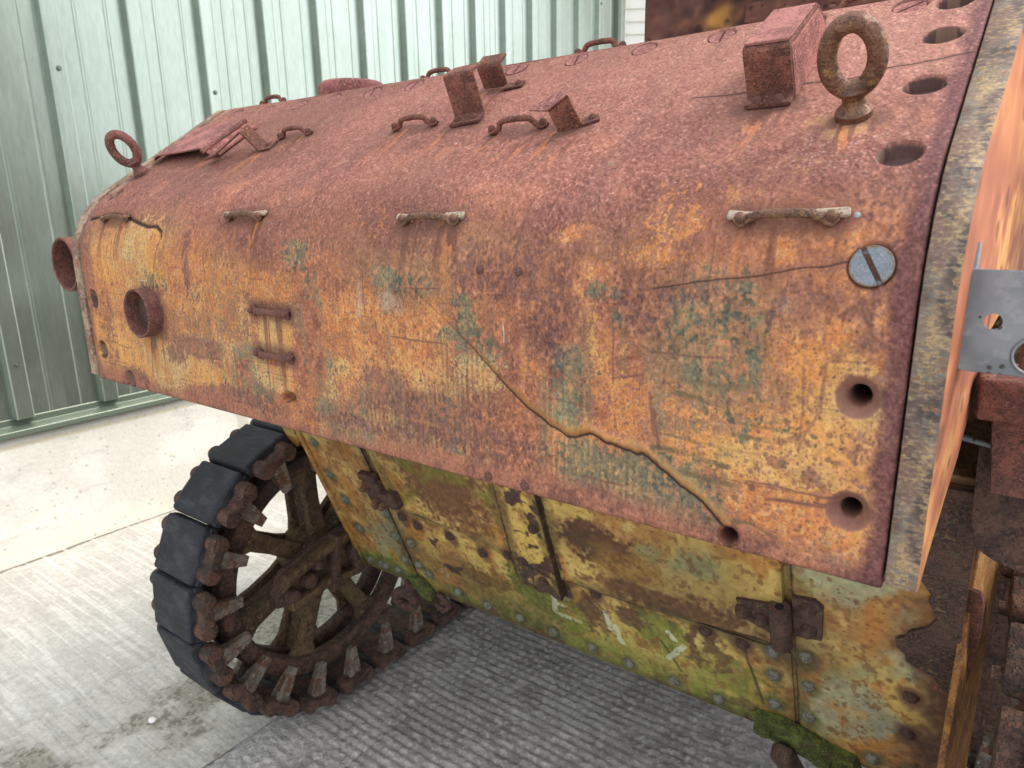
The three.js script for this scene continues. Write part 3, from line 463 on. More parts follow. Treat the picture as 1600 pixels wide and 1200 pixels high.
  const g = (n3 - .5) * 46; o[0] = c[0] + g; o[1] = c[1] + g * .9; o[2] = c[2] + g * .7; o[3] = .5 + (n3 - .5) * .5 - sp * .2; o[4] = .7 + (n2 - .5) * .3;
}
const hullMat = stdMat(texSet(1440, 736, hullPaint, false), .0016);
function hullUV(g, m) { // planar uv on the hull sheet from the piece's own place on it
  if (g.index) g = g.toNonIndexed(); const p = g.attributes.position, uv = new Float32Array(p.count * 2);
  for (let i = 0; i < p.count; i++) { uv[i * 2] = (p.getX(i) - p.getZ(i) * .3 - HX0) / HW; uv[i * 2 + 1] = (p.getY(i) - p.getZ(i) * .3 - HT0) / HTH; }
  g.setAttribute('uv', new THREE.BufferAttribute(uv, 2)); return g;
}

// ---------------------------------------------------------------- setting: concrete yard
function concretePaint(kind) { return (u, v, o) => { // u across (x), v along (z), 2.4 m x 2.4 m
  const x = u * 2.4, z = v * 2.4, n1 = fbm(x * 2.2, z * 2.2, 5), n2 = fbm(x * 14 + 3, z * 14, 4), n3 = fbm(x * 90, z * 90, 3), n4 = vn(x * 300, z * 300);
  const c = kind === 'ribbed' ? [168, 166, 161] : [186, 183, 176];
  if (kind === 'brushed') { const b = fbm(x * 7, z * 240, 3), b2 = fbm(x * 3 + 8, z * 90, 2); mix3(c, [206, 203, 197], ss(.56, .8, b) * .7); mix3(c, [168, 165, 159], ss(.55, .8, 1 - b) * .35); mix3(c, [164, 161, 155], ss(.45, .7, n2) * .4); mix3(c, [92, 88, 80], ss(.016, .004, abs(x - .452 + (n2 - .5) * .03)) * .8); mix3(c, [150, 146, 136], ss(.12, .0, abs(x - .46)) * ss(.45, .65, n1) * .5); mix3(c, [214, 212, 206], ss(.62, .7, b2) * .5); mix3(c, [146, 142, 134], ss(.45, .7, n1) * .5); o[3] = .5 + (b - .5) * .4 + (n3 - .5) * .4; }  // dark line at the wall foot is painted gap shadow
  else if (kind === 'stained') { // a weathered strip, dirt and moss dark along its edge
    const b = fbm(x * 9, z * 200, 2); mix3(c, [196, 192, 184], ss(.5, .75, n2) * .6); mix3(c, [150, 147, 142], ss(.45, .7, b) * .4);
    const dk = ss(.42, .6, n1 * .5 + n2 * .4 + n3 * .1 + .14 * ss(.2, .04, abs(x - .17)) - .04 + .1 * (ss(.1, .3, x) - 1) * ss(.06, .0, x)); mix3(c, [118, 115, 100], dk * .6); mix3(c, [84, 81, 70], dk * ss(.5, .65, n3) * .6); mix3(c, [216, 214, 206], spots(x * 110, z * 110, .08) * .6); o[3] = .5 + (n3 - .5) * .7 + (n2 - .5) * .4; }
  else { mix3(c, [138, 136, 131], ss(.4, .66, n2) * .7); mix3(c, [192, 190, 184], ss(.5, .7, n3) * .6); mix3(c, [118, 116, 110], ss(.5, .75, n1) * .4); mix3(c, [206, 204, 200], spots(x * 120, z * 120, .06) * .7); mix3(c, [84, 82, 78], spots(x * 170, z * 170, .16) * .5); o[3] = .5 + (n3 - .5) * .9 + (n4 - .5) * .4; }
  const g = (n3 - .5) * 30 + (n4 - .5) * 20; o[0] = c[0] + g; o[1] = c[1] + g; o[2] = c[2] + g * .95; o[4] = .9;
}; }
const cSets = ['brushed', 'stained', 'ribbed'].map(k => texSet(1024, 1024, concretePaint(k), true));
function slab(name, x0, x1, z0, z1, nx, nz, hf, set, bump) {
  const P = [], U = [], I = [];
  for (let j = 0; j <= nz; j++) for (let i = 0; i <= nx; i++) { const x = x0 + (x1 - x0) * i / nx, z = z0 + (z1 - z0) * j / nz; P.push(x, hf(x, z, (i === 0 || i === nx)), z); U.push((x - x0) / 2.4, z / 2.4); }
  for (let j = 0; j < nz; j++) for (let i = 0; i < nx; i++) { const a = j * (nx + 1) + i, b = a + 1, c = a + nx + 1, d = c + 1; I.push(a, c, b, b, c, d); }
  const g = new THREE.BufferGeometry(); g.setAttribute('position', new THREE.Float32BufferAttribute(P, 3)); g.setAttribute('uv', new THREE.Float32BufferAttribute(U, 2)); g.setIndex(I); g.computeVertexNormals();
  const m = mesh(name, g, stdMat(set, bump)); m.userData = { kind: 'structure' }; scene.add(m); return m;
}
{
  const g = mesh('ground', new THREE.PlaneGeometry(160, 160).rotateX(-PI / 2).translate(20, -.03, -20), new THREE.MeshStandardMaterial({ color: new THREE.Color().setRGB(.26, .255, .24), roughness: .95 })); g.userData = { kind: 'structure' }; scene.add(g);
  const r = [-3.2, -1.83, -1.0855, 1.4];
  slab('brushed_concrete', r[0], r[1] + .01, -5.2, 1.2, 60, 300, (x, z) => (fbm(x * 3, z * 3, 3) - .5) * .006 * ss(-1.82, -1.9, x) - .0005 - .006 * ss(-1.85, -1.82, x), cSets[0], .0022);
  slab('stained_concrete', r[1], -1.345, -5.2, 1.2, 40, 300, (x, z) => -.003 + (fbm(x * 4, z * 4, 3) - .5) * .008 * ss(-1.83, -1.77, x), cSets[1], .004);
  const rib = (x, z) => { const ph = z + .006 * (fbm(x * 3, z * 2, 2) - .5) * 4, w = (((ph + .004 * fbm(x * 14, z * 30, 2)) / .025) % 1 + 1) % 1, wear = ss(.25, .6, fbm(x * 5 + 20, z * 5, 3)); return -.004 + (.0034 * (.25 + .75 * wear)) * (ss(0, .35, w) - ss(.55, 1, w)) + (fbm(x * 70, z * 70, 3) - .5) * .0045 - .005; };
  const fade = (x, z) => rib(x, z) * ss(-1.36, -1.2, x) + (1 - ss(-1.36, -1.2, x)) * (-.0075 + (fbm(x * 8, z * 8, 3) - .5) * .004);
  slab('ribbed_concrete', -1.375, r[2] - .0006, -3.2, .5, 60, 820, fade, cSets[2], .0035);
  slab('ribbed_concrete_001', r[2] + .0006, r[3], -3.2, .5, 220, 820, rib, cSets[2], .0035);
  slab('concrete_yard', 1.402, 12, -6, 8, 30, 30, () => -.005, cSets[1], .003);
  slab('concrete_yard_001', -1.358, 1.4, .502, 8, 20, 20, () => -.005, cSets[1], .003);
  slab('concrete_yard_002', -1.358, 1.4, -8, -3.202, 20, 20, () => -.005, cSets[1], .003);
}

// ---------------------------------------------------------------- setting: green corrugated shed on its pale plinth
const XW = -2.784;
const shed = thing('metal_shed', 'green ribbed metal shed with pale concrete plinth behind the rusty vehicle', 'building', [XW, 0, -2]);
{
  const cladSet = texSet(1024, 1024, (u, v, o) => { // per panel: u along, v up
    const n = tileN((a, b) => fbm(a * 3, b * 10, 4), u, v), f = tileN((a, b) => fbm(a * 40, b * 6, 3), u, v), m = fbm(u * 120, v * 160, 2), c = [151, 163, 151];
    mix3(c, [161, 172, 162], ss(.4, .7, n)); mix3(c, [142, 154, 142], ss(.5, .75, f) * .12); mix3(c, [176, 186, 176], ss(.6, .8, tileN((a, b) => fbm(a * 60, b * 3 + 7, 3), u, v)) * .2);
    const g = (m - .5) * 12; o[0] = c[0] + g; o[1] = c[1] + g; o[2] = c[2] + g; o[3] = .5 + (m - .5) * .2; o[4] = .26 + .12 * n; });
  const clad = new THREE.MeshPhysicalMaterial({ map: cladSet.map, roughnessMap: cladSet.rel, bumpMap: cladSet.rel, bumpScale: .0006, roughness: 1, metalness: .8, clearcoat: .5, clearcoatRoughness: .2 });
  const green = new THREE.MeshPhysicalMaterial({ color: new THREE.Color().setRGB(.12, .155, .12), roughness: .42, metalness: .3, clearcoat: .4, clearcoatRoughness: .25 });
  // one bay of the profile, rib in its middle: [distance along -z, depth]
  const bay = [[0, 0], [.046, 0], [.05, .0035], [.056, .0035], [.06, 0], [.112, 0], [.1165, .029], [.121, .031], [.167, .031], [.1715, .029], [.176, 0], [.228, 0], [.232, .0035], [.238, .0035], [.242, 0], [.288, 0]];
  const ZR = -1.165, sheetGeo = (y0, y1) => {
    const pts = []; for (let b = 0; b < 3; b++) bay.forEach((p, i) => { if (b && !i) return; pts.push([p[0] + b * .288, p[1]]); });
    const P = [], U = [], I = []; const th = .0008;
    const strip = (arr, flip) => arr.forEach((p, k) => { if (!k) return; const q = arr[k - 1], b = P.length / 3; for (const [a, y] of [[q, y0], [p, y0], [p, y1], [q, y1]]) { P.push(a[1], y, -a[0]); U.push(a[0] / .9, y / 4.7); } flip ? I.push(b, b + 2, b + 1, b, b + 3, b + 2) : I.push(b, b + 1, b + 2, b, b + 2, b + 3); });
    strip(pts, false); strip(pts.map(p => [p[0], p[1] - th]), true);
    const g = new THREE.BufferGeometry(); g.setAttribute('position', new THREE.Float32BufferAttribute(P, 3)); g.setAttribute('uv', new THREE.Float32BufferAttribute(U, 2)); g.setIndex(I); g.computeVertexNormals(); return g;
  };
  const sg = sheetGeo(.515, 4.6);
  const scr = mergeGeometries([new THREE.CylinderGeometry(.009, .009, .0015, 14).rotateZ(-PI / 2), new THREE.CylinderGeometry(.0055, .006, .005, 6).rotateZ(-PI / 2).translate(.003, 0, 0)].map(g => g.toNonIndexed()));
  const r = rng(3);
  for (let k = -2; k < 6; k++) {
    const z0 = ZR + .144 - k * .864 - (.864 * 0);
    if (k === 5) break;
    const off = r() * .3, g = sg.clone(); const uv = g.attributes.uv; for (let i = 0; i < uv.count; i++) uv.setXY(i, uv.getX(i) + off + k * .37, uv.getY(i));
    const sheet = add(shed, 'cladding_sheet', g, clad, { at: [XW + .0012 * (k & 1), 0, z0] });
    for (let b = 0; b < 3; b++) for (const y of [.72, 1.68, 2.62]) { if (r() < .12) continue; add(sheet, 'screw', scr, green, { at: [XW + .0325, y + (r() - .5) * .03, z0 - .144 - b * .288 + (r() - .5) * .012] }); }
  }
  const L = 6.4, zc = -5.16 + L / 2;
  add(shed, 'drip_flashing', extr(sheetPath([[-.01, .03], [.004, .03], [.006, .004], [.05, -.004], [.053, -.022]], .0016, .004), L, .0004), green, { at: [XW + .002, .487, zc - L / 2] });
  const plSet = texSet(1024, 512, (u, v, o) => { // 3.2 m long, .5 m high
    const x = u * 3.2, y = v * .5, n = fbm(x * 4, y * 4, 4), m = fbm(x * 40, y * 40, 3), p = fbm(x * 160, y * 160, 2), c = [222, 220, 213];
    mix3(c, [206, 204, 196], ss(.4, .7, n)); mix3(c, [208, 203, 176], ss(.13, .02, y + (n - .5) * .1) * .28); mix3(c, [186, 172, 142], ss(.012, .003, abs(y - .425 - .006 * (m - .5))) * .5 + ss(.43, .46, y) * .35);
    mix3(c, [176, 172, 160], ss(.035, .02, abs(((x + .9) % 1.05) - .5 + .02 * (n - .5))) * .6); mix3(c, [150, 144, 130], spots(x * 60, y * 60, .08) * .5); mix3(c, [180, 178, 174], ss(.7, .78, fbm(x * 9 + 4, y * 30, 3)) * .3);
    const g = (p - .5) * 16; o[0] = c[0] + g; o[1] = c[1] + g; o[2] = c[2] + g; o[3] = .5 + (m - .5) * .6 + (p - .5) * .4; o[4] = .9; });
  { // plinth: long low wall with a slightly wavy face and a rough foot
    const nx = 200, ny = 14, P = [], U = [], I = [];
    for (let j = 0; j <= ny; j++) for (let i = 0; i <= nx; i++) { const z = 1.24 - L * i / nx, y = -.01 + .475 * min(1, j / (ny - 2)); const top = j > ny - 2; P.push(XW + .028 + (fbm(z * 3, y * 6, 3) - .5) * .008 + .012 * ss(.03, 0, y) * fbm(z * 20, 1, 2) - (top ? (j - ny + 2) * .06 : 0), y, z); U.push(-z / 3.2, y / .5); }
    for (let j = 0; j < ny; j++) for (let i = 0; i < nx; i++) { const a = j * (nx + 1) + i, b = a + 1, c = a + nx + 1, d = c + 1; I.push(a, b, c, b, d, c); }
    const g = new THREE.BufferGeometry(); g.setAttribute('position', new THREE.Float32BufferAttribute(P, 3)); g.setAttribute('uv', new THREE.Float32BufferAttribute(U, 2)); g.setIndex(I); g.computeVertexNormals();
    add(shed, 'plinth', g, stdMat(plSet, .002));
  }
  add(shed, 'corner_trim', rbox(.05, 4.1, .045, .003), green, { at: [XW + .01, 2.56, -5.185] });
  add(shed, 'inner_wall', new THREE.BoxGeometry(.12, 4.6, L).translate(0, 0, 0), new THREE.MeshStandardMaterial({ color: new THREE.Color().setRGB(.2, .2, .19), roughness: 1 }), { at: [XW - .07, 2.3, zc] });
}
{ // white boarded wall beyond the shed's corner
  const w = thing('boarded_wall', 'white wall of level boards beyond the far corner of the green shed', 'building', [-2.7, 0, -6]);
  const white = stdMat(texSet(256, 256, (u, v, o) => { const n = tileN((a, b) => fbm(a * 4, b * 12, 3), u, v), c = [224, 224, 218]; mix3(c, [206, 204, 190], ss(.45, .75, n)); o[0] = c[0]; o[1] = c[1]; o[2] = c[2]; o[3] = n; o[4] = .6; }), .0005);
  const M = new THREE.Matrix4().makeRotationY(PI / 5);
  for (let k = 0; k < 44; k++) add(w, 'board', boxUV(extr([[0, 0], [0, .1], [-.012, .1], [-.022, .004]], 2.2, .001).rotateY(PI / 2), 1), white, { matrix: new THREE.Matrix4().makeTranslation(-2.86, .3 + k * .092, -5.36).multiply(M) });
  add(w, 'corner_post', boxUV(rbox(.11, 4.2, .1, .006), 1), white, { at: [-2.855, 2.15, -5.36] });
  add(w, 'backing', new THREE.BoxGeometry(2.2, 4.2, .06), white, { matrix: new THREE.Matrix4().makeTranslation(-2.86, 2.15, -5.42).multiply(M).multiply(new THREE.Matrix4().makeTranslation(1.1, 0, -.05)) });
}

{ // a small white stone chip on the yard
  const p = mesh('stone_chip', rough(new THREE.IcosahedronGeometry(.009, 2).scale(1.3, .6, 1), .002, 160, 3), new THREE.MeshStandardMaterial({ color: new THREE.Color().setRGB(.72, .71, .68), roughness: .8 }));
  p.position.set(-1.581, .003, -.643); p.userData = { label: 'small white stone chip on the concrete left of the track', category: 'stone' }; scene.add(p);
}
// ---------------------------------------------------------------- the vehicle
const tank = thing('tracked_vehicle', 'rusted riveted tracked vehicle with a rounded armoured casing and rubber padded tracks', 'tracked vehicle', [-.62, 0, -1.4]);
const casing = add(tank, 'armour_casing', caseGeometry(), caseMat, { label: 'rounded armour plate, pink rust above, worn yellow paint and a long crack in front' });
// bore walls are part of the casing; flush screws and their slots
function slottedHead(r, dome, slotW, slotD) { // disc with a real slot across
  const half = [], g = []; const n = 40;
  for (const s of [-1, 1]) {
    const sh = new THREE.Shape(), a0 = Math.asin(slotW / 2 / r); sh.moveTo(r * cos(a0) * -1, s * slotW / 2);
    for (let k = 0; k <= n; k++) { const a = PI - a0 - (PI - 2 * a0) * k / n; sh.lineTo(r * cos(a), s * r * sin(a)); }
    sh.closePath(); g.push(new THREE.ExtrudeGeometry(sh, { depth: slotD - .0007, bevelEnabled: true, bevelThickness: .0007, bevelSize: .0007, bevelOffset: -.0007, bevelSegments: 2, curveSegments: 24 }).translate(0, 0, -slotD + dome));
  }
  g.push(new THREE.CylinderGeometry(r * .99, r * .9, .004, 40).rotateX(PI / 2).translate(0, 0, -slotD + dome - .001).toNonIndexed());
  return mergeGeometries(g.map(q => { q = q.index ? q.toNonIndexed() : q; return q; }));
}
{
  const r = rng(11), discPlain = boxUV(lathe([[0, .0006], [.0128, .0002], [.0139, -.0012], [.0141, -.008]], 40).rotateX(PI / 2), .11), slotDisc = boxUV(slottedHead(.014, .0003, .0028, .0045), .11);
  RIDGE.forEach(([x, s], i) => { const sl = [4, 5, 6, 7, 10, 12, 8].includes(i); add(casing, 'flush_screw', sl ? slotDisc : discPlain, pinkMat, { matrix: caseFrame(x, s, -.001, sl ? (i === 12 ? .75 : 1.2 + r()) : r() * 3) }); });
  const big = slottedHead(.0142, .0012, .0032, .006); const p = big.attributes.position, uv = new Float32Array(p.count * 2); for (let i = 0; i < p.count; i++) { uv[i * 2] = .5 + p.getX(i) / .029; uv[i * 2 + 1] = .5 + p.getY(i) / .029; } big.setAttribute('uv', new THREE.BufferAttribute(uv, 2));
  add(casing, 'steel_screw', big, steelMat, { matrix: caseFrame(-.085, .23, 0, -1.05), label: 'bright slotted steel screw' });
  const riv = boxUV(lathe([[0, .0038], [.0022, .0036], [.0042, .0022], [.0048, 0], [.005, -.002]], 16).rotateX(PI / 2), .05);
  for (const [x, s] of [[-.419, .215], [-.374, .215]]) add(casing, 'rivet', riv, redMat, { matrix: caseFrame(x, s, .0005) });
  const flat = boxUV(lathe([[0, .0012], [.004, .001], [.005, 0], [.005, -.002]], 16).rotateX(PI / 2), .05);
  for (const [x, s] of [[-.415, .0075], [-.37, .0075]]) add(casing, 'rivet', flat, redMat, { matrix: caseFrame(x, s, .0006) });
  for (const [x, s] of [[-.202, .265], [-.1, .2665]]) add(casing, 'drilled_stud', boxUV(lathe([[0, .0006], [.0022, .0004], [.0028, -.001]], 14).rotateX(PI / 2), .05), galvMat, { matrix: caseFrame(x, s, 0) });
}
// casing body behind the plate: deck, underside, end plates
const ridge = prof(SEND);
add(tank, 'deck_plate', boxUV(rbox(1.206, .02, .56, .002).translate(0, 0, 0), .4), pinkMat, { at: [-.661, ridge[0] - .0105, ridge[1] - .279] });
add(tank, 'underside_plate', boxUV(rbox(1.2, .012, .3, .002), .4), rustMat, { at: [-.661, Y0 + .0065, -.705] });
add(tank, 'dark_core', (() => { const s = []; for (let k = 0; k <= 20; k++) { const [y, z, ny, nz] = prof(SEND * k / 20); s.push([z - nz * .075, y - ny * .075 + (k === 0 ? .02 : 0)]); } s.push([-1.1, ridge[0] - .04], [-1.1, Y0 + .06]); return extr(s, 1.19, 0).rotateY(-PI / 2); })(), blackMat, { at: [-.063, 0, 0] });  // black body added behind the plate, the dark inside seen through bores and gaps
function endOutline(right) { // the right plate's lower edge climbs towards the back and the plate runs on far behind
  const lo = right ? [[-.9, -.135], [-.8, -.165], [-.755, -.197], [-.698, -.222], [-.628, -.236], [-.56, -.255], [-.524, -.2685]].map(p => [p[0], p[1] + H]) : [[-1.115, Y0 + .037], [-.524, Y0 + .002]];
  const s = [...lo, [-.5185, Y0 + .005]]; for (let k = 1; k <= 40; k++) { const q = SEND * k / 40, [y, z, ny, nz] = prof(q); s.push([z + nz * .0015, y + ny * .0015]); }
  const zb = right ? -2.9 : -1.118; s.push([zb, ridge[0] + .001], [zb - .012, ridge[0] - .02], [zb - .012, right ? H - .12 : Y0 + .05]); return s;
}
for (const right of [true, false]) {
  const u = boxUV(extr(endOutline(right), .0212, .0022).rotateY(-PI / 2), .16); u.clearGroups();
  const p = u.attributes.position, ord = [[], []];
  for (let i = 0; i < p.count; i += 3) { const a = V().fromBufferAttribute(p, i), b = V().fromBufferAttribute(p, i + 1), c = V().fromBufferAttribute(p, i + 2), n = b.sub(a).cross(c.sub(a)).normalize(); ord[(right ? n.x : -n.x) > .9 ? 0 : 1].push(i); }
  if (right) for (let i = 0; i < p.count; i++) { const k = clamp(1 + p.getX(i) / .0212); p.setX(i, p.getX(i) + k * .025 * max(0, -.52 - p.getZ(i))); } // slightly splayed towards the back
  const pick = l => { const o = new THREE.BufferGeometry(); for (const k of ['position', 'uv']) { const A = u.attributes[k], d = new Float32Array(l.length * 3 * A.itemSize); l.forEach((i, q) => d.set(A.array.subarray(i * A.itemSize, (i + 3) * A.itemSize), q * 3 * A.itemSize)); o.setAttribute(k, new THREE.BufferAttribute(d, A.itemSize)); } o.computeVertexNormals(); return toCreasedNormals(o, .5); };
  const x = right ? -.0326 : -1.2675, fg = pick(ord[0]); { const q = fg.attributes.uv; for (let i = 0; i < q.count; i++) q.setXY(i, q.getX(i) * .12 + .2, q.getY(i) * .22 + .37); }
  const f = add(tank, 'end_plate', fg, faceMat, { at: [x, 0, 0], label: right ? 'right end plate with bare orange face and worn rim' : 'left end plate with a pale worn rim' });
  add(f, 'worn_rim', pick(ord[1]), right ? stripMat : paleRim, { at: [x, 0, 0] });
}
// lifting eyes
function eyeGeo() {
  const collar = lathe([[0, -.004], [.0125, -.004], [.0135, 0], [.0135, .0045], [.0118, .0065], [.0088, .010], [.0078, .0145], [.0092, .0185], [.0125, .0222], [.006, .025], [0, .026]], 32).rotateX(PI / 2);
  const pts = []; for (let k = 0; k < 40; k++) { const a = 2 * PI * k / 40; pts.push(V(.0172 * cos(a), 0, .0462 + .0252 * sin(a))); }
  const ring = new THREE.TubeGeometry(new THREE.CatmullRomCurve3(pts, true), 72, .0072, 20, true);
  return boxUV(rough(mergeGeometries([collar, ring].map(g => g.toNonIndexed())), .0004, 160), .12);
}
const eyeG = eyeGeo();
add(tank, 'lifting_eye', eyeG, eyeMat, { matrix: caseFrame(-.126, .383, 0, .06), label: 'large lifting eye near the right end, steel worn through the rust' });
add(tank, 'lifting_eye', eyeG, redMat, { matrix: caseFrame(-1.237, .384, 0, .75), label: 'lifting eye at the far left corner' });
// grab handles: flattened feet with bolts and a raised round bar between
class Curve3 extends THREE.CatmullRomCurve3 {}
function handleGeo(hl, rise, bar) {
  const c = new Curve3([V(-hl * .98, 0, .003), V(-hl * .78, 0, .0035), V(-hl * .62, 0, .0045), V(-hl * .5, 0, rise * .85), V(-hl * .34, 0, rise), V(0, 0, rise * 1.05), V(hl * .34, 0, rise), V(hl * .5, 0, rise * .85), V(hl * .62, 0, .0045), V(hl * .78, 0, .0035), V(hl * .98, 0, .003)], false, 'catmullrom', .3);
  const t = new THREE.TubeGeometry(c, 64, bar, 12), p = t.attributes.position;
  for (let i = 0; i < p.count; i++) { const x = abs(p.getX(i)) / hl, k = ss(.6, .78, x), e = ss(1, .86, x); p.setY(i, p.getY(i) * (1 + k * .8) * (k > 0 ? .35 + .65 * e : 1)); p.setZ(i, .001 + (p.getZ(i) - .001) * (1 - k * .35)); }
  return boxUV(rough(t, .0003, 200), .07);
}
const boltG = boxUV(lathe([[0, .0042], [.002, .004], [.0038, .0026], [.0045, 0], [.0046, -.003]], 14).rotateX(PI / 2), .05);
function handle(x, s, len, rise, bar, spin, mat, label, kind = 'grab_handle') {
  const M = caseFrame(x, s, 0, spin), h = add(tank, kind, handleGeo(len / 2, rise, bar), mat, { matrix: M, label });
  for (const k of [-1, 1]) add(h, 'bolt', boltG, mat, { matrix: M.clone().multiply(new THREE.Matrix4().makeTranslation(k * len * .42, 0, .0052)) });
}
function wornFeet(x, s, len) { // pale flattened tabs where the paint has worn off
  for (const k of [-1, 1]) add(tank, 'worn_foot', boxUV(rough(rbox(.024, .0075, .005, .0022, 3), .0008, 200, x * 90 + k), .05), paleMat, { matrix: caseFrame(x + k * len * .4, s + .004 * k * .2 + .003, .003, k * .08) });
}
wornFeet(-.1465, .2625, .078); wornFeet(-.496, .263, .084); wornFeet(-.818, .2685, .08);
handle(-.1465, .2625, .076, .010, .0035, .02, eyeMat, 'largest grab handle with pale worn feet'); handle(-.496, .263, .084, .0095, .0036, .0, eyeMat, 'grab handle with worn bar in the middle of the casing'); handle(-.818, .2685, .08, .0095, .0036, .0, eyeMat); handle(-1.16, .267, .085, .009, .0036, .02, eyeMat);
handle(-.467, .413, .078, .0125, .0033, .06, rustMat); handle(-.647, .447, .076, .0125, .0033, .06, rustMat); handle(-.9, .46, .074, .0125, .0033, .08, rustMat);
handle(-.754, .151, .082, .008, .0042, 0, redMat, null, 'step_bar'); handle(-.753, .096, .08, .008, .0042, 0, redMat, null, 'step_bar');
for (const [x, z] of [[-.47, -.835], [-.745, -.84], [-1.135, -.83], [-.165, -.83]]) { // handles on the deck just behind the ridge
  const M = new THREE.Matrix4().makeRotationX(-PI / 2).setPosition(x, ridge[0], z), h = add(tank, 'grab_handle', handleGeo(.038, .0125, .0035), rustMat, { matrix: M });
  for (const k of [-1, 1]) add(h, 'bolt', boltG, rustMat, { matrix: M.clone().multiply(new THREE.Matrix4().makeTranslation(k * .032, 0, .0052)) });
}
// bent sheet brackets on the upper plate: local plane is up the plate (a) against height (b), width along x
function upBracket(name, x, s, path, th, width, mat, spin = 0, label, bolts = []) { // path runs in (s, n)
  const g = boxUV(bent(path, th, width).applyMatrix4(new THREE.Matrix4().makeBasis(V(0, 1, 0), V(0, 0, 1), V(1, 0, 0))), .12), M = caseFrame(x, s, 0, spin), m = add(tank, name, g, mat, { matrix: M, label });
  for (const [a, b, n] of bolts) add(m, 'bolt', boltG, mat, { matrix: M.clone().multiply(new THREE.Matrix4().makeTranslation(a, b, n)) });
}
function sideBracket(name, x, s, path, th, width, mat, spin = 0, label, bolts = []) { // path runs in (x, n), width up the plate
  const g = boxUV(bent(path, th, width).applyMatrix4(new THREE.Matrix4().makeBasis(V(1, 0, 0), V(0, 0, 1), V(0, -1, 0))), .12), M = caseFrame(x, s, 0, spin), m = add(tank, name, g, mat, { matrix: M, label });
  for (const [a, b, n] of bolts) add(m, 'bolt', boltG, mat, { matrix: M.clone().multiply(new THREE.Matrix4().makeTranslation(a, b, n)) });
}
upBracket('bent_bracket', -.563, .452, [[-.014, .0022], [.006, .0022], [.0145, .05], [.044, .0455]], .0032, .041, rustMat, .16, 'tall upright bracket with a folded top', [[-.012, -.005, .004], [.012, -.005, .004]]);
upBracket('bent_bracket', -.572, .531, [[.002, .001], [.002, .0295], [.02, .0325]], .0032, .037, rustMat, 0, 'short upright bracket behind the tall one');
sideBracket('bracket_foot', -.54, .529, [[-.016, .002], [.012, .002]], .0028, .014, rustMat, .1, null, [[.006, 0, .003]]);
function slabOf(q, th) { // thin plate through four corners, given in order round its edge
  const n = q[1].clone().sub(q[0]).cross(q[3].clone().sub(q[0])).normalize().multiplyScalar(th / 2), a = q.map(p => p.clone().add(n)), b = q.map(p => p.clone().sub(n)), P = [];
  const f = (w, x, y, z) => { for (const p of [w, x, y, w, y, z]) P.push(p.x, p.y, p.z); };
  f(a[0], a[1], a[2], a[3]); f(b[3], b[2], b[1], b[0]); for (let k = 0; k < 4; k++) { const m = (k + 1) % 4; f(b[k], b[m], a[m], a[k]); }
  const g = new THREE.BufferGeometry(); g.setAttribute('position', new THREE.Float32BufferAttribute(P, 3)); g.computeVertexNormals(); return boxUV(g, .12);
}
{
  const A = onCase(-.413, .401, .0215), B = onCase(-.388, .405, .0335), low = onCase(-.409, .401, -.001), low2 = onCase(-.383, .408, -.001);
  const up = add(tank, 'flap_bracket', slabOf([low, low2, B, A], .003), rustMat, { label: 'low bracket with a slanting flap on top' });
  add(up, 'flap', slabOf([A.clone().add(V(0, .0008, .0015)), B.clone().add(V(0, .0008, .0015)), onCase(-.412, .432, .029), onCase(-.443, .41, .0215)], .003), pinkMat);  // flap coloured in the sunlit rust tone
  add(up, 'foot', boxUV(bent([[-.002, .002], [.016, .002]], .0028, .014).applyMatrix4(new THREE.Matrix4().makeBasis(V(1, 0, 0), V(0, 0, 1), V(0, -1, 0))), .12), rustMat, { matrix: caseFrame(-.384, .413, 0, .5) });
  add(up, 'bolt', boltG, rustMat, { matrix: caseFrame(-.376, .418, .003) });
}
// the box bracket: a folded channel, closed top, open back
{
  const M = caseFrame(-.2005, .421, 0, 0), w = .0395, hgt = .047, len = .112, th = .0035;
  const front = boxUV(bent([[-.011, .0022], [.0018, .0022], [.0018, hgt], [len - .02, hgt - .006], [len, hgt - .03]], th, w, .006).applyMatrix4(new THREE.Matrix4().makeBasis(V(0, 1, 0), V(0, 0, 1), V(1, 0, 0))), .12);
  const b = add(tank, 'box_bracket', front, rustMat, { matrix: M, label: 'large folded box bracket beside the lifting eye' });
  for (const k of [-1, 1]) add(b, 'side_plate', boxUV(extr([[.003, .0005], [len - .004, .0005], [len - .002, hgt - .031], [len - .022, hgt - .008], [.003, hgt - .0025]], th, .0008).applyMatrix4(new THREE.Matrix4().makeBasis(V(0, 1, 0), V(0, 0, 1), V(1, 0, 0))), .12), pinkMat, { matrix: M.clone().multiply(new THREE.Matrix4().makeTranslation(k > 0 ? w / 2 - th + .0009 : -w / 2 - .0009, 0, 0)) });
  add(b, 'top_skin', boxUV(bent([[.004, hgt + .0028], [len - .021, hgt - .0032], [len - .002, hgt - .026]], .002, w - .003, .006).applyMatrix4(new THREE.Matrix4().makeBasis(V(0, 1, 0), V(0, 0, 1), V(1, 0, 0))), .12), pinkMat, { matrix: M });  // top and sides carry the sunlit rust tone, the front the darker one
  for (const k of [-.009, .009]) add(b, 'bolt', boltG, redMat, { matrix: M.clone().multiply(new THREE.Matrix4().makeTranslation(k, -.005, .0045)) });
}
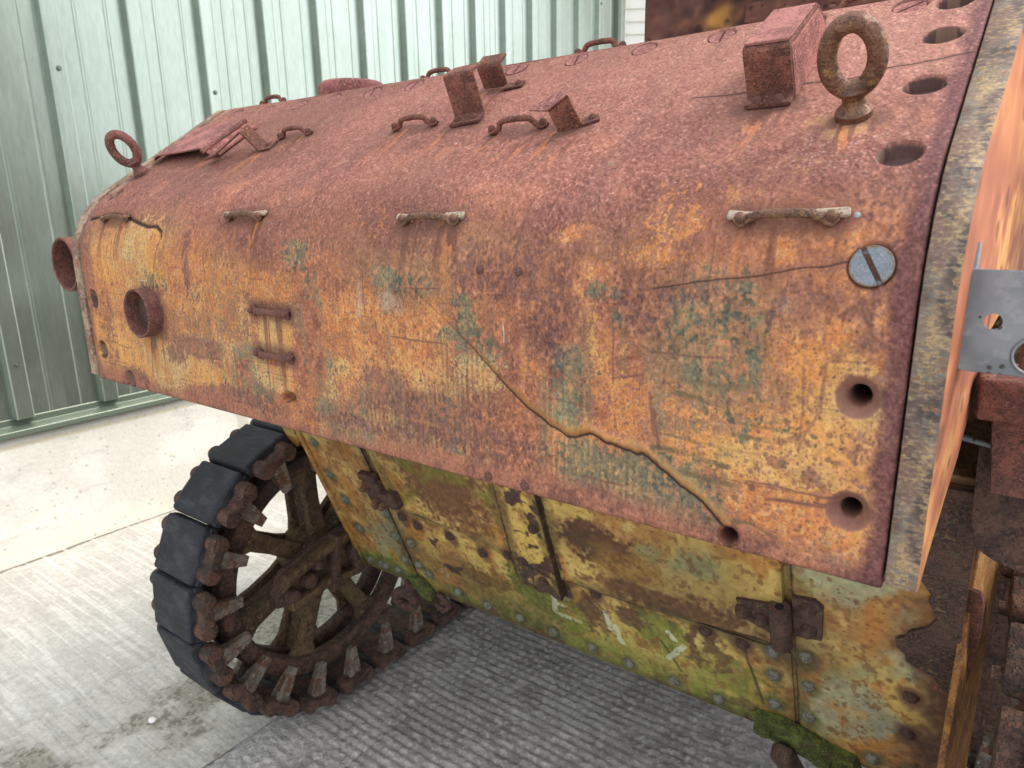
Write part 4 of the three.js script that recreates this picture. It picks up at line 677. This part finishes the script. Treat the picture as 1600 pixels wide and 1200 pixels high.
// the long folded plate at the left with its angled arm
{
  const M = caseFrame(-1.13, .47, 0, 0), Z = new THREE.Matrix4().makeBasis(V(1, 0, 0), V(0, 0, 1), V(0, -1, 0));
  const fl = add(tank, 'folded_plate', boxUV(bent([[-.115, .004], [-.1, .011], [.045, .016], [.056, .004], [.082, .003]], .003, .09, .006).applyMatrix4(Z), .14), pinkMat, { matrix: M.clone().multiply(new THREE.Matrix4().makeTranslation(0, -.005, 0)), label: 'long folded plate at the left of the casing' });
  add(fl, 'rolled_edge', boxUV(rough(new THREE.CylinderGeometry(.0042, .0042, .1, 12, 8).translate(.05, -.005, .012), .0012, 150, 4), .1), redMat, { matrix: M });
  for (const k of [-.035, .03]) add(fl, 'bolt', boltG, redMat, { matrix: M.clone().multiply(new THREE.Matrix4().makeTranslation(.07, k, .004)) });
  const N = caseFrame(-.955, .43, 0, .22);
  const arm = add(tank, 'bent_arm', boxUV(bent([[.03, .002], [.008, .002], [-.006, .035], [-.075, .012], [-.1, .008]], .003, .024, .004).applyMatrix4(Z), .14), rustMat, { matrix: N, label: 'angled arm bracket beside the folded plate' });
  add(arm, 'bolt', boltG, rustMat, { matrix: N.clone().multiply(new THREE.Matrix4().makeTranslation(.02, 0, .0035)) });
}
// pipe stubs
function pipeGeo(r, th, len, flare = 0) { return boxUV(rough(lathe([[r - th, 0], [r - th + flare, len - .0015], [r - th / 2 + flare, len], [r + flare, len - .0015], [r + flare * .2, 0], [r * 1.06, -.002], [r - th, -.004]], 48).rotateX(PI / 2), .0005, 60, 3), .12); }
const stub = add(tank, 'pipe_stub', pipeGeo(.0355, .0036, .023, .001), redMat, { matrix: caseFrame(-1.053, .129, 0), label: 'short open pipe stub on the left of the front plate' });
add(stub, 'pipe_floor', boxUV(new THREE.CircleGeometry(.034, 32), .1), darkRust, { matrix: caseFrame(-1.053, .129, .0035) });
const lp = add(tank, 'pipe_stub', pipeGeo(.052, .005, .17, .001), redMat, { at: [-1.535, H - .094, -.77], label: 'wider open pipe beyond the left end plate' });
add(lp, 'pipe_floor', boxUV(new THREE.CircleGeometry(.05, 32), .1), darkRust, { at: [-1.535, H - .094, -.70] });
add(lp, 'pipe_bolt', boltG.clone().scale(1.6, 1.6, 1.6), redMat, { at: [-1.515, H - .07, -.698] });
add(lp, 'carrier_bar', boxUV(rbox(.3, .05, .05, .006), .12), redMat, { at: [-1.43, H - .094, -.79] });
// filler cap and raised body on the deck
add(tank, 'filler_cap', boxUV(lathe([[0, .07], [.06, .07], [.066, .066], [.069, .06], [.069, .012], [.064, .008], [.064, 0]], 48), .2), pinkMat, { at: [-1.18, ridge[0] - .001, -1.06] });
{
  const body = add(tank, 'upper_body', boxUV(rbox(1.05, 1.25, .7, .03, 4), .6), blockMat, { at: [-.128, ridge[0] + .53, -1.66], label: 'tall dark rusted body with yellow paint patches behind the casing' });
  add(body, 'vision_flap', boxUV(rbox(.3, .12, .03, .012, 3), .3), darkRust, { at: [-.33, ridge[0] + .225, -1.30] });
  add(body, 'lower_band', boxUV(rbox(.5, .035, .016, .005), .3), blockMat, { at: [-.2, ridge[0] + .128, -1.305] });
  add(tank, 'deck_base', boxUV(rbox(1.24, .3, .7, .01), .5), rustMat, { at: [-.655, ridge[0] - .19, -1.5] });
}

// ---------------------------------------------------------------- hull front: painted plates, doors, rivets
const hullPart = (parent, name, poly, n0, n1, label, bevel = .0014) => add(parent, name, hullUV(extr(poly, n1 - n0, bevel)), hullMat, { matrix: hullFrame(0, 0, n0), label });
const front = hullPart(tank, 'front_plate', [[-1.222, -.004], [-.006, -.004], [-.006, .62], [-1.222, .62]], -.014, 0, 'riveted front plate, yellow paint over grey green primer, mossy along its foot');
hullPart(front, 'side_panel', [[-1.221, .004], [-1.038, .004], [-1.034, .61], [-1.221, .61]], .0004, .0045, 'left panel with grey green primer');
hullPart(front, 'side_panel', [[-.198, .004], [-.0075, .004], [-.0075, .61], [-.204, .61]], .0004, .0048, 'right panel with rust spots');
hullPart(front, 'skirt_panel', [[-1.0335, .002], [-.2035, .002], [-.2065, .226], [-.6, .222], [-.69, .25], [-1.0335, .268]], .0004, .0038, 'lower strip with moss and remains of white letters');
hullPart(front, 'door', [[-1.0, .274], [-.93, .278], [-.69, .257], [-.69, .61], [-1.0, .61]], .0004, .0135, 'brown left door');
hullPart(front, 'door', [[-.6, .228], [-.45, .227], [-.212, .258], [-.212, .61], [-.602, .61]], .0004, .0135, 'mottled right door');
hullPart(front, 'strap', [[-.703, .21], [-.698, .178], [-.672, .185], [-.658, .172], [-.636, .181], [-.618, .17], [-.612, .19], [-.596, .61], [-.674, .61]], .014, .0185, 'bent strap with dark scabs');
hullPart(front, 'strap_edge', [[-.6105, .176], [-.603, .18], [-.588, .61], [-.595, .61]], .004, .024);
const rim = [[0, .0094], [.004, .0088], [.0076, .0064], [.01, .0028], [.0108, 0], [.011, -.002]];
{
  const g = boxUV(lathe(rim, 20).rotateX(PI / 2), .05), r = rng(21);
  const rivMats = [stdMat(rustTile([120, 122, 108], [86, 84, 76], [150, 150, 132], 1.2, { seed: 85, D: [94, 66, 44], ro: .6 }), .001), darkRust];
  const pts = RIVETS;
  for (const [x, t, k] of pts) add(front, 'rivet', g, rivMats[k ?? 0], { matrix: hullFrame(x, t, .0042).multiply(new THREE.Matrix4().makeRotationZ(r() * 6)) });
  for (const [x, t] of [[-.623, .353], [-.672, .253], [-.636, .215], [-.66, .45]]) add(front, 'rivet', g, darkRust, { matrix: hullFrame(x, t, .0183) });
}
// lip bars along the left edge and the stepped stay beside them
add(tank, 'edge_angle', hullUV(extr([[-1.236, .0], [-1.2235, -.004], [-1.2235, .62], [-1.236, .62]], .03, .002)), hullMat, { matrix: hullFrame(0, 0, -.02), label: 'narrow angle iron along the left edge' });
add(tank, 'edge_stay', hullUV(extr([[-1.282, .39], [-1.262, .372], [-1.246, .39], [-1.244, .62], [-1.3, .62]], .012, .002)), hullMat, { matrix: hullFrame(0, 0, -.004) });
add(tank, 'hull_side', boxUV(rbox(.012, .62, 1.9, .002), .5), darkRust, { at: [-1.223, H - .54, -2.03] });
add(tank, 'hull_side', boxUV(rbox(.012, .62, 1.9, .002), .5), darkRust, { at: [.012, H - .54, -2.12] });
add(tank, 'hull_floor', boxUV(rbox(1.2, .012, 1.9, .002), .5), darkRust, { at: [-.61, H - .846, -2.02] });
// hinge on the right door
{
  const hM = (x, t, n) => hullFrame(x, t, n), P = (poly, th) => boxUV(rough(extr(poly, th, .0015), .0006, 120), .1);
  const h = add(tank, 'hinge', P([[-.06, .068], [-.004, .08], [-.004, .01], [-.05, .03]], .006), darkRust, { matrix: hM(-.216, .266, .0136), label: 'heavy door hinge, rusty barrel and mossy leaf' });
  add(h, 'barrel', boxUV(rough(lathe([[.006, .086], [.0135, .086], [.015, .083], [.015, .003], [.0135, 0], [0, 0]], 24), .0008, 90), .1), darkRust, { matrix: hM(-.214, .262, .02) });
  add(h, 'pin_hole', new THREE.CircleGeometry(.0062, 16).rotateX(-PI / 2), blackMat, { matrix: hM(-.214, .3482, .02) });  // black disc laid over the barrel mouth for its dark inside
  add(h, 'leaf', P([[0, .02], [.038, .028], [.04, .098], [.03, .108], [.0, .102]], .007), darkRust, { matrix: hM(-.2, .262, .005) });
  for (const [x, t, n] of [[-.266, .316, .021], [-.24, .31, .021], [-.178, .352, .013], [-.178, .308, .013]]) add(h, 'hinge_bolt', boxUV(rough(lathe(rim, 16).rotateX(PI / 2).scale(1.05, 1.05, 1.4), .0006, 200), .05), darkRust, { matrix: hM(x, t, n) });
}
// latch block on the left
{
  const hM = (x, t, n) => hullFrame(x, t, n), l = add(tank, 'door_latch', boxUV(rough(rbox(.05, .058, .022, .005, 3), .002, 60), .1), darkRust, { matrix: hM(-1.028, .318, .014), label: 'rusted latch block on the left panel' });
  for (const [w, h, d, x, t, n] of [[.034, .03, .02, -.99, .312, .02], [.024, .04, .026, -.972, .314, .018], [.05, .018, .016, -1.04, .35, .012]]) add(l, 'latch_piece', boxUV(rough(rbox(w, h, d, .004, 3), .0016, 80, w * 99), .1), darkRust, { matrix: hM(x, t, n) });
  for (const [x, t, n] of [[-1.04, .335, .026], [-1.022, .3, .027], [-.998, .3, .03], [-1.046, .272, .012]]) add(l, 'latch_bolt', boxUV(rough(lathe(rim, 14).rotateX(PI / 2).scale(.95, .95, 1.8), .0008, 200), .05), eyeMat, { matrix: hM(x, t, n) });
}
// mossy foot bracket, lever, tow lug
{
  const hM = (x, t, n) => hullFrame(x, t, n), b = add(tank, 'foot_bracket', boxUV(rough(extr([[-.068, .052], [-.02, .058], [.02, .05], [.05, .036], [.085, .03], [.094, .0], [.07, -.022], [.02, -.012], [-.06, .008]], .02, .003), .002, 60), .1), mossMat, { matrix: hM(-.2, .0, .004), label: 'moss covered bracket at the foot of the front plate' });
  for (const [x, t] of [[-.25, .033], [-.13, .008], [-.16, .012]]) add(b, 'mossy_nut', boxUV(rough(new THREE.CylinderGeometry(.014, .016, .012, 6, 2).rotateX(PI / 2), .0015, 120), .06), mossMat, { matrix: hM(x, t, .028) });
  add(tank, 'lever', boxUV(rough(extr([[-.018, .0], [-.02, .05], [-.01, .062], [.012, .058], [.017, .03], [.016, -.09], [.006, -.15], [-.012, -.15], [-.02, -.09]], .028, .006), .0016, 50), .14), darkRust, { matrix: hM(-.213, -.03, .012).multiply(new THREE.Matrix4().makeRotationX(.35)), label: 'rusty hanging lever below the mossy bracket' });
  const lug = add(tank, 'tow_lug', boxUV(rough(mergeGeometries([new THREE.TorusGeometry(.023, .0125, 18, 40).scale(1, 1.12, .95).toNonIndexed(), new THREE.CylinderGeometry(.014, .018, .045, 16, 2).rotateZ(-.55).translate(.022, .036, -.006).toNonIndexed()]), .001, 70), .1), trackMat, { matrix: hM(-1.087, -.036, .028).multiply(new THREE.Matrix4().makeRotationY(.35)), label: 'ringed tow lug under the left of the front plate' });
  add(lug, 'lug_plate', boxUV(rough(extr([[-.03, .03], [.02, .035], [.035, 0], [.024, -.03], [0, -.036], [-.02, -.01]], .014, .003), .001, 80), .1), mossMat, { matrix: hM(-1.03, .012, .004) });
  add(tank, 'shackle', boxUV(rough(new THREE.TorusGeometry(.026, .006, 12, 30, PI * 1.2).rotateZ(-2.4), .0006, 90), .1), darkRust, { matrix: hM(-.985, -.012, .012) });
}
// right edge of the hull: ragged dark plate, peeled flap, flared side strip
add(tank, 'ragged_plate', boxUV(extr([[-.006, .24], [-.006, .61], [-.05, .61], [-.049, .5], [-.053, .462], [-.04, .44], [-.043, .428], [-.032, .4], [-.042, .378], [-.06, .362], [-.064, .35], [-.074, .342], [-.072, .326], [-.062, .318], [-.06, .304], [-.044, .297], [-.03, .29], [-.014, .262]], .006, .0012), .12), darkRust, { matrix: hullFrame(0, 0, .0052), label: 'ragged dark rust plate on the right edge' });
add(tank, 'peeled_flap', boxUV(rough(bent([[0, 0], [.012, .012], [.02, .05], [.034, .11], [.026, .17], [.012, .2]], .0035, .03, .01).rotateY(PI / 2 * .8), .001, 60), .1), rustMat, { matrix: hullFrame(-.012, .26, .012), label: 'peeled rusty flap at the right edge' });
add(tank, 'side_strip', boxUV(rbox(.008, .64, .2, .002), .12), ochreMat, { matrix: new THREE.Matrix4().makeTranslation(.0065, H - .53, -1.0).multiply(new THREE.Matrix4().makeRotationX(-.39)).multiply(new THREE.Matrix4().makeRotationY(-.12)), label: 'bare yellow strip on the hull side' });
// ---------------------------------------------------------------- running gear
const WC = [0, .368, -.985], RT = .34;                     // wheel centre height and depth; pitch line radius of the track
function makeLink(i) { // one track link about its own middle: X axial, Y outward, Z along the track
  const lk = new THREE.Group(); lk.name = 'track_link';
  const dog = []; const L = .031, rr = .0195;
  for (let k = 0; k <= 16; k++) { const a = -PI * .8 + PI * 1.6 * k / 16; dog.push([L + rr * cos(a), rr * sin(a)]); }
  for (let k = 0; k <= 16; k++) { const a = PI - PI * .8 + PI * 1.6 * k / 16; dog.push([-L + rr * cos(a), rr * sin(a)]); }
  const plate = extr(dog, .04, .006).rotateY(PI / 2);        // depth to +x
  const parts = [plate.clone().translate(-.1, 0, 0), plate.clone().translate(.066, 0, 0), rbox(.14, .02, .08, .006, 2).translate(0, -.003, 0), new THREE.CylinderGeometry(.011, .011, .2, 16, 1).rotateZ(PI / 2).translate(0, 0, L), new THREE.CylinderGeometry(.011, .011, .2, 16, 1).rotateZ(PI / 2).translate(0, 0, -L), new THREE.CylinderGeometry(.008, .01, .014, 12).rotateZ(PI / 2).translate(.104, 0, L * .96), new THREE.CylinderGeometry(.008, .01, .014, 12).rotateZ(PI / 2).translate(-.104, 0, L * .96)];
  const body = mesh('link_body', boxUV(rough(mergeGeometries(parts.map(g => { g = g.index ? g.toNonIndexed() : g; g.deleteAttribute('uv'); g.deleteAttribute('normal'); return g; })), .0016, 45, i * 7), .16, i * .31), trackMat); lk.add(body);
  const horn = () => { const g = new THREE.CylinderGeometry(.5, 1, 1, 4, 4).rotateY(PI / 4), p = g.attributes.position; for (let k = 0; k < p.count; k++) { const y = p.getY(k) + .5; p.setXYZ(k, p.getX(k) * .017 * (1 + .02 * y), -.006 - y * .082, p.getZ(k) * .03 * (1 + .02 * y) + .004 * y); } g.index && 0; return boxUV(rough(g, .001, 50, i), .12, i * .17); };
  for (const x of [.078, -.078]) { const h = mesh('guide_horn', horn(), hornMat); h.position.x = x; lk.add(h); }
  const pad = rbox(.15, .036, .119, .008, 5), p = pad.attributes.position;
  for (let k = 0; k < p.count; k++) { const z = p.getZ(k), y = p.getY(k); p.setY(k, y + .0125 - z * z * .9 - (y > 0 ? .003 * ss(.012, .0, abs(p.getX(k))) * 0 : 0) + (y > 0 ? (fbm(p.getX(k) * 40 + i * 9, z * 40, 2) - .5) * .004 : 0)); p.setX(k, p.getX(k) * (1 - (y > 0 ? .03 : 0))); }
  pad.computeVertexNormals(); const base = rbox(.15, .014, .1195, .003, 2).translate(0, .006, 0); lk.add(mesh('rubber_pad', boxUV(mergeGeometries([pad, base].map(g => g.index ? g.toNonIndexed() : g)), .2, i * .37), rubberMat));  // base added under the pads so no light shows through the gaps
  return lk;
}
const links = [0, 1, 2, 3].map(makeLink);
function trackPath(d) { // distance along the track, 0 at the front-most point of the wheel, positive downwards
  const q = PI / 2 * RT; if (abs(d) <= q) { const a = d / RT; return [WC[1] - RT * sin(a), WC[2] + RT * cos(a), a]; }
  if (d > 0) return [WC[1] - RT, WC[2] - (d - q), PI / 2]; return [WC[1] + RT - .02 * ss(0, .6, -d - q), WC[2] - (-d - q), -PI / 2];
}
function placeTrack(cx, from, to, phase) {
  let n = 0; for (let k = from; k <= to; k++) {
    const d = (k + phase) * .1187, [y, z, a] = trackPath(d), src = links[abs(k * 7 + 3) % 4], m = src.clone();
    // outward = radial; along = direction of travel
    m.matrix.makeBasis(V(1, 0, 0), V(0, -sin(a), cos(a)), V(0, cos(a), sin(a)).multiplyScalar(-1).negate().multiplyScalar(1));
    const out = V(0, -sin(a), cos(a)), X = V(1, 0, 0), al = X.clone().cross(out);
    const M = new THREE.Matrix4().makeBasis(X, out, al).setPosition(cx, y, z); M.decompose(m.position, m.quaternion, m.scale);
    m.rotation.x += (hsh(k, 5) - .5) * .05;
    m.name = 'track_link'; tank.updateWorldMatrix(true, false); tank.attach(m); n++;
  } return n;
}
const TXL = -1.352, TXR = .137;
placeTrack(TXL, -10, 15, .73); placeTrack(TXR, -8, 12, .3);
// spoked wheels
function makeWheel(cx, spin, full) {
  const w = new THREE.Group(); w.name = 'spoked_wheel'; w.position.set(cx, WC[1], WC[2]);
  for (const x of [-.034, .034]) { // twin rims with a stepped section
    const g = lathe([[.248, -.018], [.28, -.02], [.286, -.014], [.286, .014], [.28, .02], [.248, .018], [.242, .01], [.242, -.01], [.248, -.018]], 72).rotateZ(-PI / 2);
    const rm = mesh('rim', boxUV(g, .3), trackMat); rm.position.x = x; w.add(rm);
  }
  const hub = mesh('hub', boxUV(lathe([[0, -.085], [.03, -.085], [.034, -.08], [.038, -.06], [.07, -.055], [.078, -.04], [.08, .04], [.07, .055], [.045, .06], [.042, .09], [.036, .098], [0, .098]], 40).rotateZ(-PI / 2), .2), castMat); w.add(hub);
  for (let k = 0; k < 7; k++) { // T-section cast spokes, flaring into the rim
    const prof2 = [[-.03, .06], [-.021, .1], [-.018, .16], [-.022, .215], [-.045, .252], [.045, .252], [.022, .215], [.018, .16], [.021, .1], [.03, .06]];
    const web = extr(prof2, .018, .003).translate(0, 0, -.009 + .03), rib = extr([[-.007, .06], [-.006, .248], [.006, .248], [.007, .06]], .07, .003).translate(0, 0, -.035), back = extr(prof2, .016, .003).translate(0, 0, -.05);
    const g = boxUV(rough(mergeGeometries([web, rib, back]), .001, 40, k), .2, k * .2).rotateY(PI / 2);
    const s = mesh('spoke', g, castMat); s.rotation.x = spin + k * 2 * PI / 7; w.add(s);
  }
  tank.updateWorldMatrix(true, false); tank.attach(w); return w;
}
makeWheel(TXL, .1); makeWheel(TXR, .5);
// sprocket teeth ring seen behind the rims and the dark inner drum
for (const cx of [TXL]) {
  add(tank, 'wheel_drum', boxUV(lathe([[.12, -.03], [.16, -.035], [.165, 0], [.16, .03], [.12, .03]], 48).rotateZ(-PI / 2), .2), trackMat, { at: [cx - .02, WC[1] - .02, WC[2] - .62] });
  const rw = add(tank, 'road_wheel', boxUV(lathe([[.05, -.04], [.06, -.045], [.2, -.03], [.27, -.045], [.28, -.04], [.28, .04], [.27, .045], [.2, .02], [.06, .05], [.05, .05]], 56).rotateZ(-PI / 2), .25), trackMat, { at: [cx, WC[1] - .04, WC[2] - .66] });
  add(tank, 'road_wheel', boxUV(lathe([[.05, -.04], [.06, -.045], [.2, -.03], [.27, -.045], [.28, -.04], [.28, .04], [.27, .045], [.2, .02], [.06, .05], [.05, .05]], 56).rotateZ(-PI / 2), .25), trackMat, { at: [cx, WC[1] - .04, WC[2] - 1.3] });
}
// the tensioner arm on the inner side of the left wheel
{
  const A = new THREE.Matrix4().makeBasis(V(0, 0, -1), V(0, 1, 0), V(1, 0, 0)); // local x backwards, y up, z inwards
  const P = (poly, th, z, name, par, mat = darkRust, amp = .0014) => add(par, name, boxUV(rough(extr(poly, th, .003), amp, 50, z * 900), .14), mat, { matrix: A.clone().setPosition(-1.252 + z, H - .815, -.83) });
  const arm = P([[-.02, -.05], [-.03, -.01], [-.005, .035], [.08, .06], [.25, .085], [.3, .07], [.3, -.03], [.22, -.055], [.1, -.045], [.02, -.06]], .014, -.02, 'tensioner_arm', tank);
  arm.userData.label = 'rusty tensioner arm in front of the left wheel';
  P([[-.02, .0], [-.005, .03], [.08, .055], [.26, .08], [.26, .062], [.09, .036], [.01, .014]], .03, -.006, 'top_flange', arm, castMat); P([[.0, -.058], [.1, -.043], [.22, -.053], [.22, -.036], [.1, -.024], [.0, -.038]], .03, -.006, 'lower_flange', arm, castMat);
  P([[.11, -.06], [.128, -.062], [.15, .07], [.132, .074]], .034, -.006, 'clevis', arm); P([[.19, -.05], [.24, -.03], [.25, .02], [.225, .05], [.19, .03], [.18, -.01]], .03, -.004, 'clamp', arm);
  for (const [x, y, r] of [[.012, -.03, .018], [.06, -.012, .02], [.085, .018, .014], [.2, .004, .026], [.25, .045, .018]]) add(arm, 'arm_bolt', boxUV(rough(lathe([[0, .02], [r * .5, .019], [r * .9, .014], [r, .006], [r, -.004]], 18).rotateX(PI / 2), .0014, 90, x * 50), .1), darkRust, { matrix: A.clone().multiply(new THREE.Matrix4().makeTranslation(0, 0, 0)).setPosition(-1.25, H - .815 + y, -.83 - x) });
}
// ---------------------------------------------------------------- right-hand fittings: zinc bracket, tub, hanging plate
{
  const z = -.585, hs = [[.0285, .055, .0078], [.0425, .094, .0135], [.04, .0115, .0135]];
  const w = .2, poly = []; const L0 = 0, T0 = .07; // outline with rounded corners, local x right, y down from the top edge
  const rc = (cx, cy, r, a0, a1) => { for (let k = 0; k <= 6; k++) { const a = a0 + (a1 - a0) * k / 6; poly.push([cx + r * cos(a), cy + r * sin(a)]); } };
  rc(.005, .065, .005, PI, PI / 2); rc(w - .005, .065, .005, PI / 2, 0); poly.push([w, -.002]); rc(.006, .006 - .002, .006, -PI / 2, -PI); 
  const holes = [[.0195, .0345, .0062], [.0462, .0125, .0122], [.0555, .056, .0122], [.11, .035, .0115]];
  const g = extr(poly, .0032, .0006, holes, 32);
  const b = add(tank, 'zinc_bracket', boxUV(g, .16), galvMat, { matrix: new THREE.Matrix4().makeRotationZ(-.01).setPosition(-.0345, H - .1155, z), label: 'bright zinc plated bracket with round holes' });
  add(b, 'bracket_flange', boxUV(extr([[0, .07], [.012, .088], [.03, .07], [.03, 0], [0, 0]], .0032, .0006).rotateY(PI / 2), .16), galvMat, { at: [-.0318, H - .116, z + .001] });
  for (const [x, y, r] of holes.slice(1)) add(b, 'hole_rim', new THREE.TorusGeometry(r + .0006, .0011, 8, 40), galvMat, { at: [-.0345 + x, H - .1155 + y, z + .0034] });
  add(b, 'backing_block', boxUV(rbox(.16, .04, .05, .002), .1), redMat, { at: [.084, H - .105, z - .06] });
}
{
  const tub = add(tank, 'rusty_tub', boxUV(rough(extr([[.002, 0], [.2, 0], [.206, .072], [-.006, .072]], .16, .003), .0006, 60), .14), redMat, { at: [-.003, H - .262, -.9], label: 'rusty open box with an overhanging lip' });
  const lip = (w, h, d, x, y, z2) => add(tub, 'lip', boxUV(rough(rbox(w, h, d, .004, 2), .0008, 60, x), .14), redMat, { at: [x, y, z2] });
  lip(.23, .038, .012, .094, H - .172, -.735); lip(.012, .038, .15, -.017, H - .172, -.816); lip(.23, .012, .15, .094, H - .172, -.816);
  const hp = add(tank, 'hanging_plate', boxUV(rough(extr([[-.016, .07], [.2, .07], [.2, -.075], [.06, -.062], [.012, -.05], [-.006, -.04], [-.013, -.01]], .008, .0015, [[.0255, .03, .006]]), .0004, 60), .16), darkRust, { at: [0, H - .3, -.8], label: 'dark hanging plate with a jagged hole' });
  add(hp, 'pin', boxUV(new THREE.CylinderGeometry(.003, .003, .05, 10).rotateZ(PI / 2 - .15), .1), galvMat, { at: [-.014, H - .226, -.78] });
    }
add(tank, 'filler_panel', boxUV(rbox(.7, 1.02, .02, .002), .3), darkRust, { at: [.27, H - .63, -1.6] });  // dark panel added; its lower part stands for shaded ground behind
add(tank, 'filler_panel', boxUV(rbox(.56, .3, .02, .002), .3), castMat, { at: [.22, H - .285, -1.25] });  // added to close the bright gap between end plate and tub
renderer.render(scene, camera);
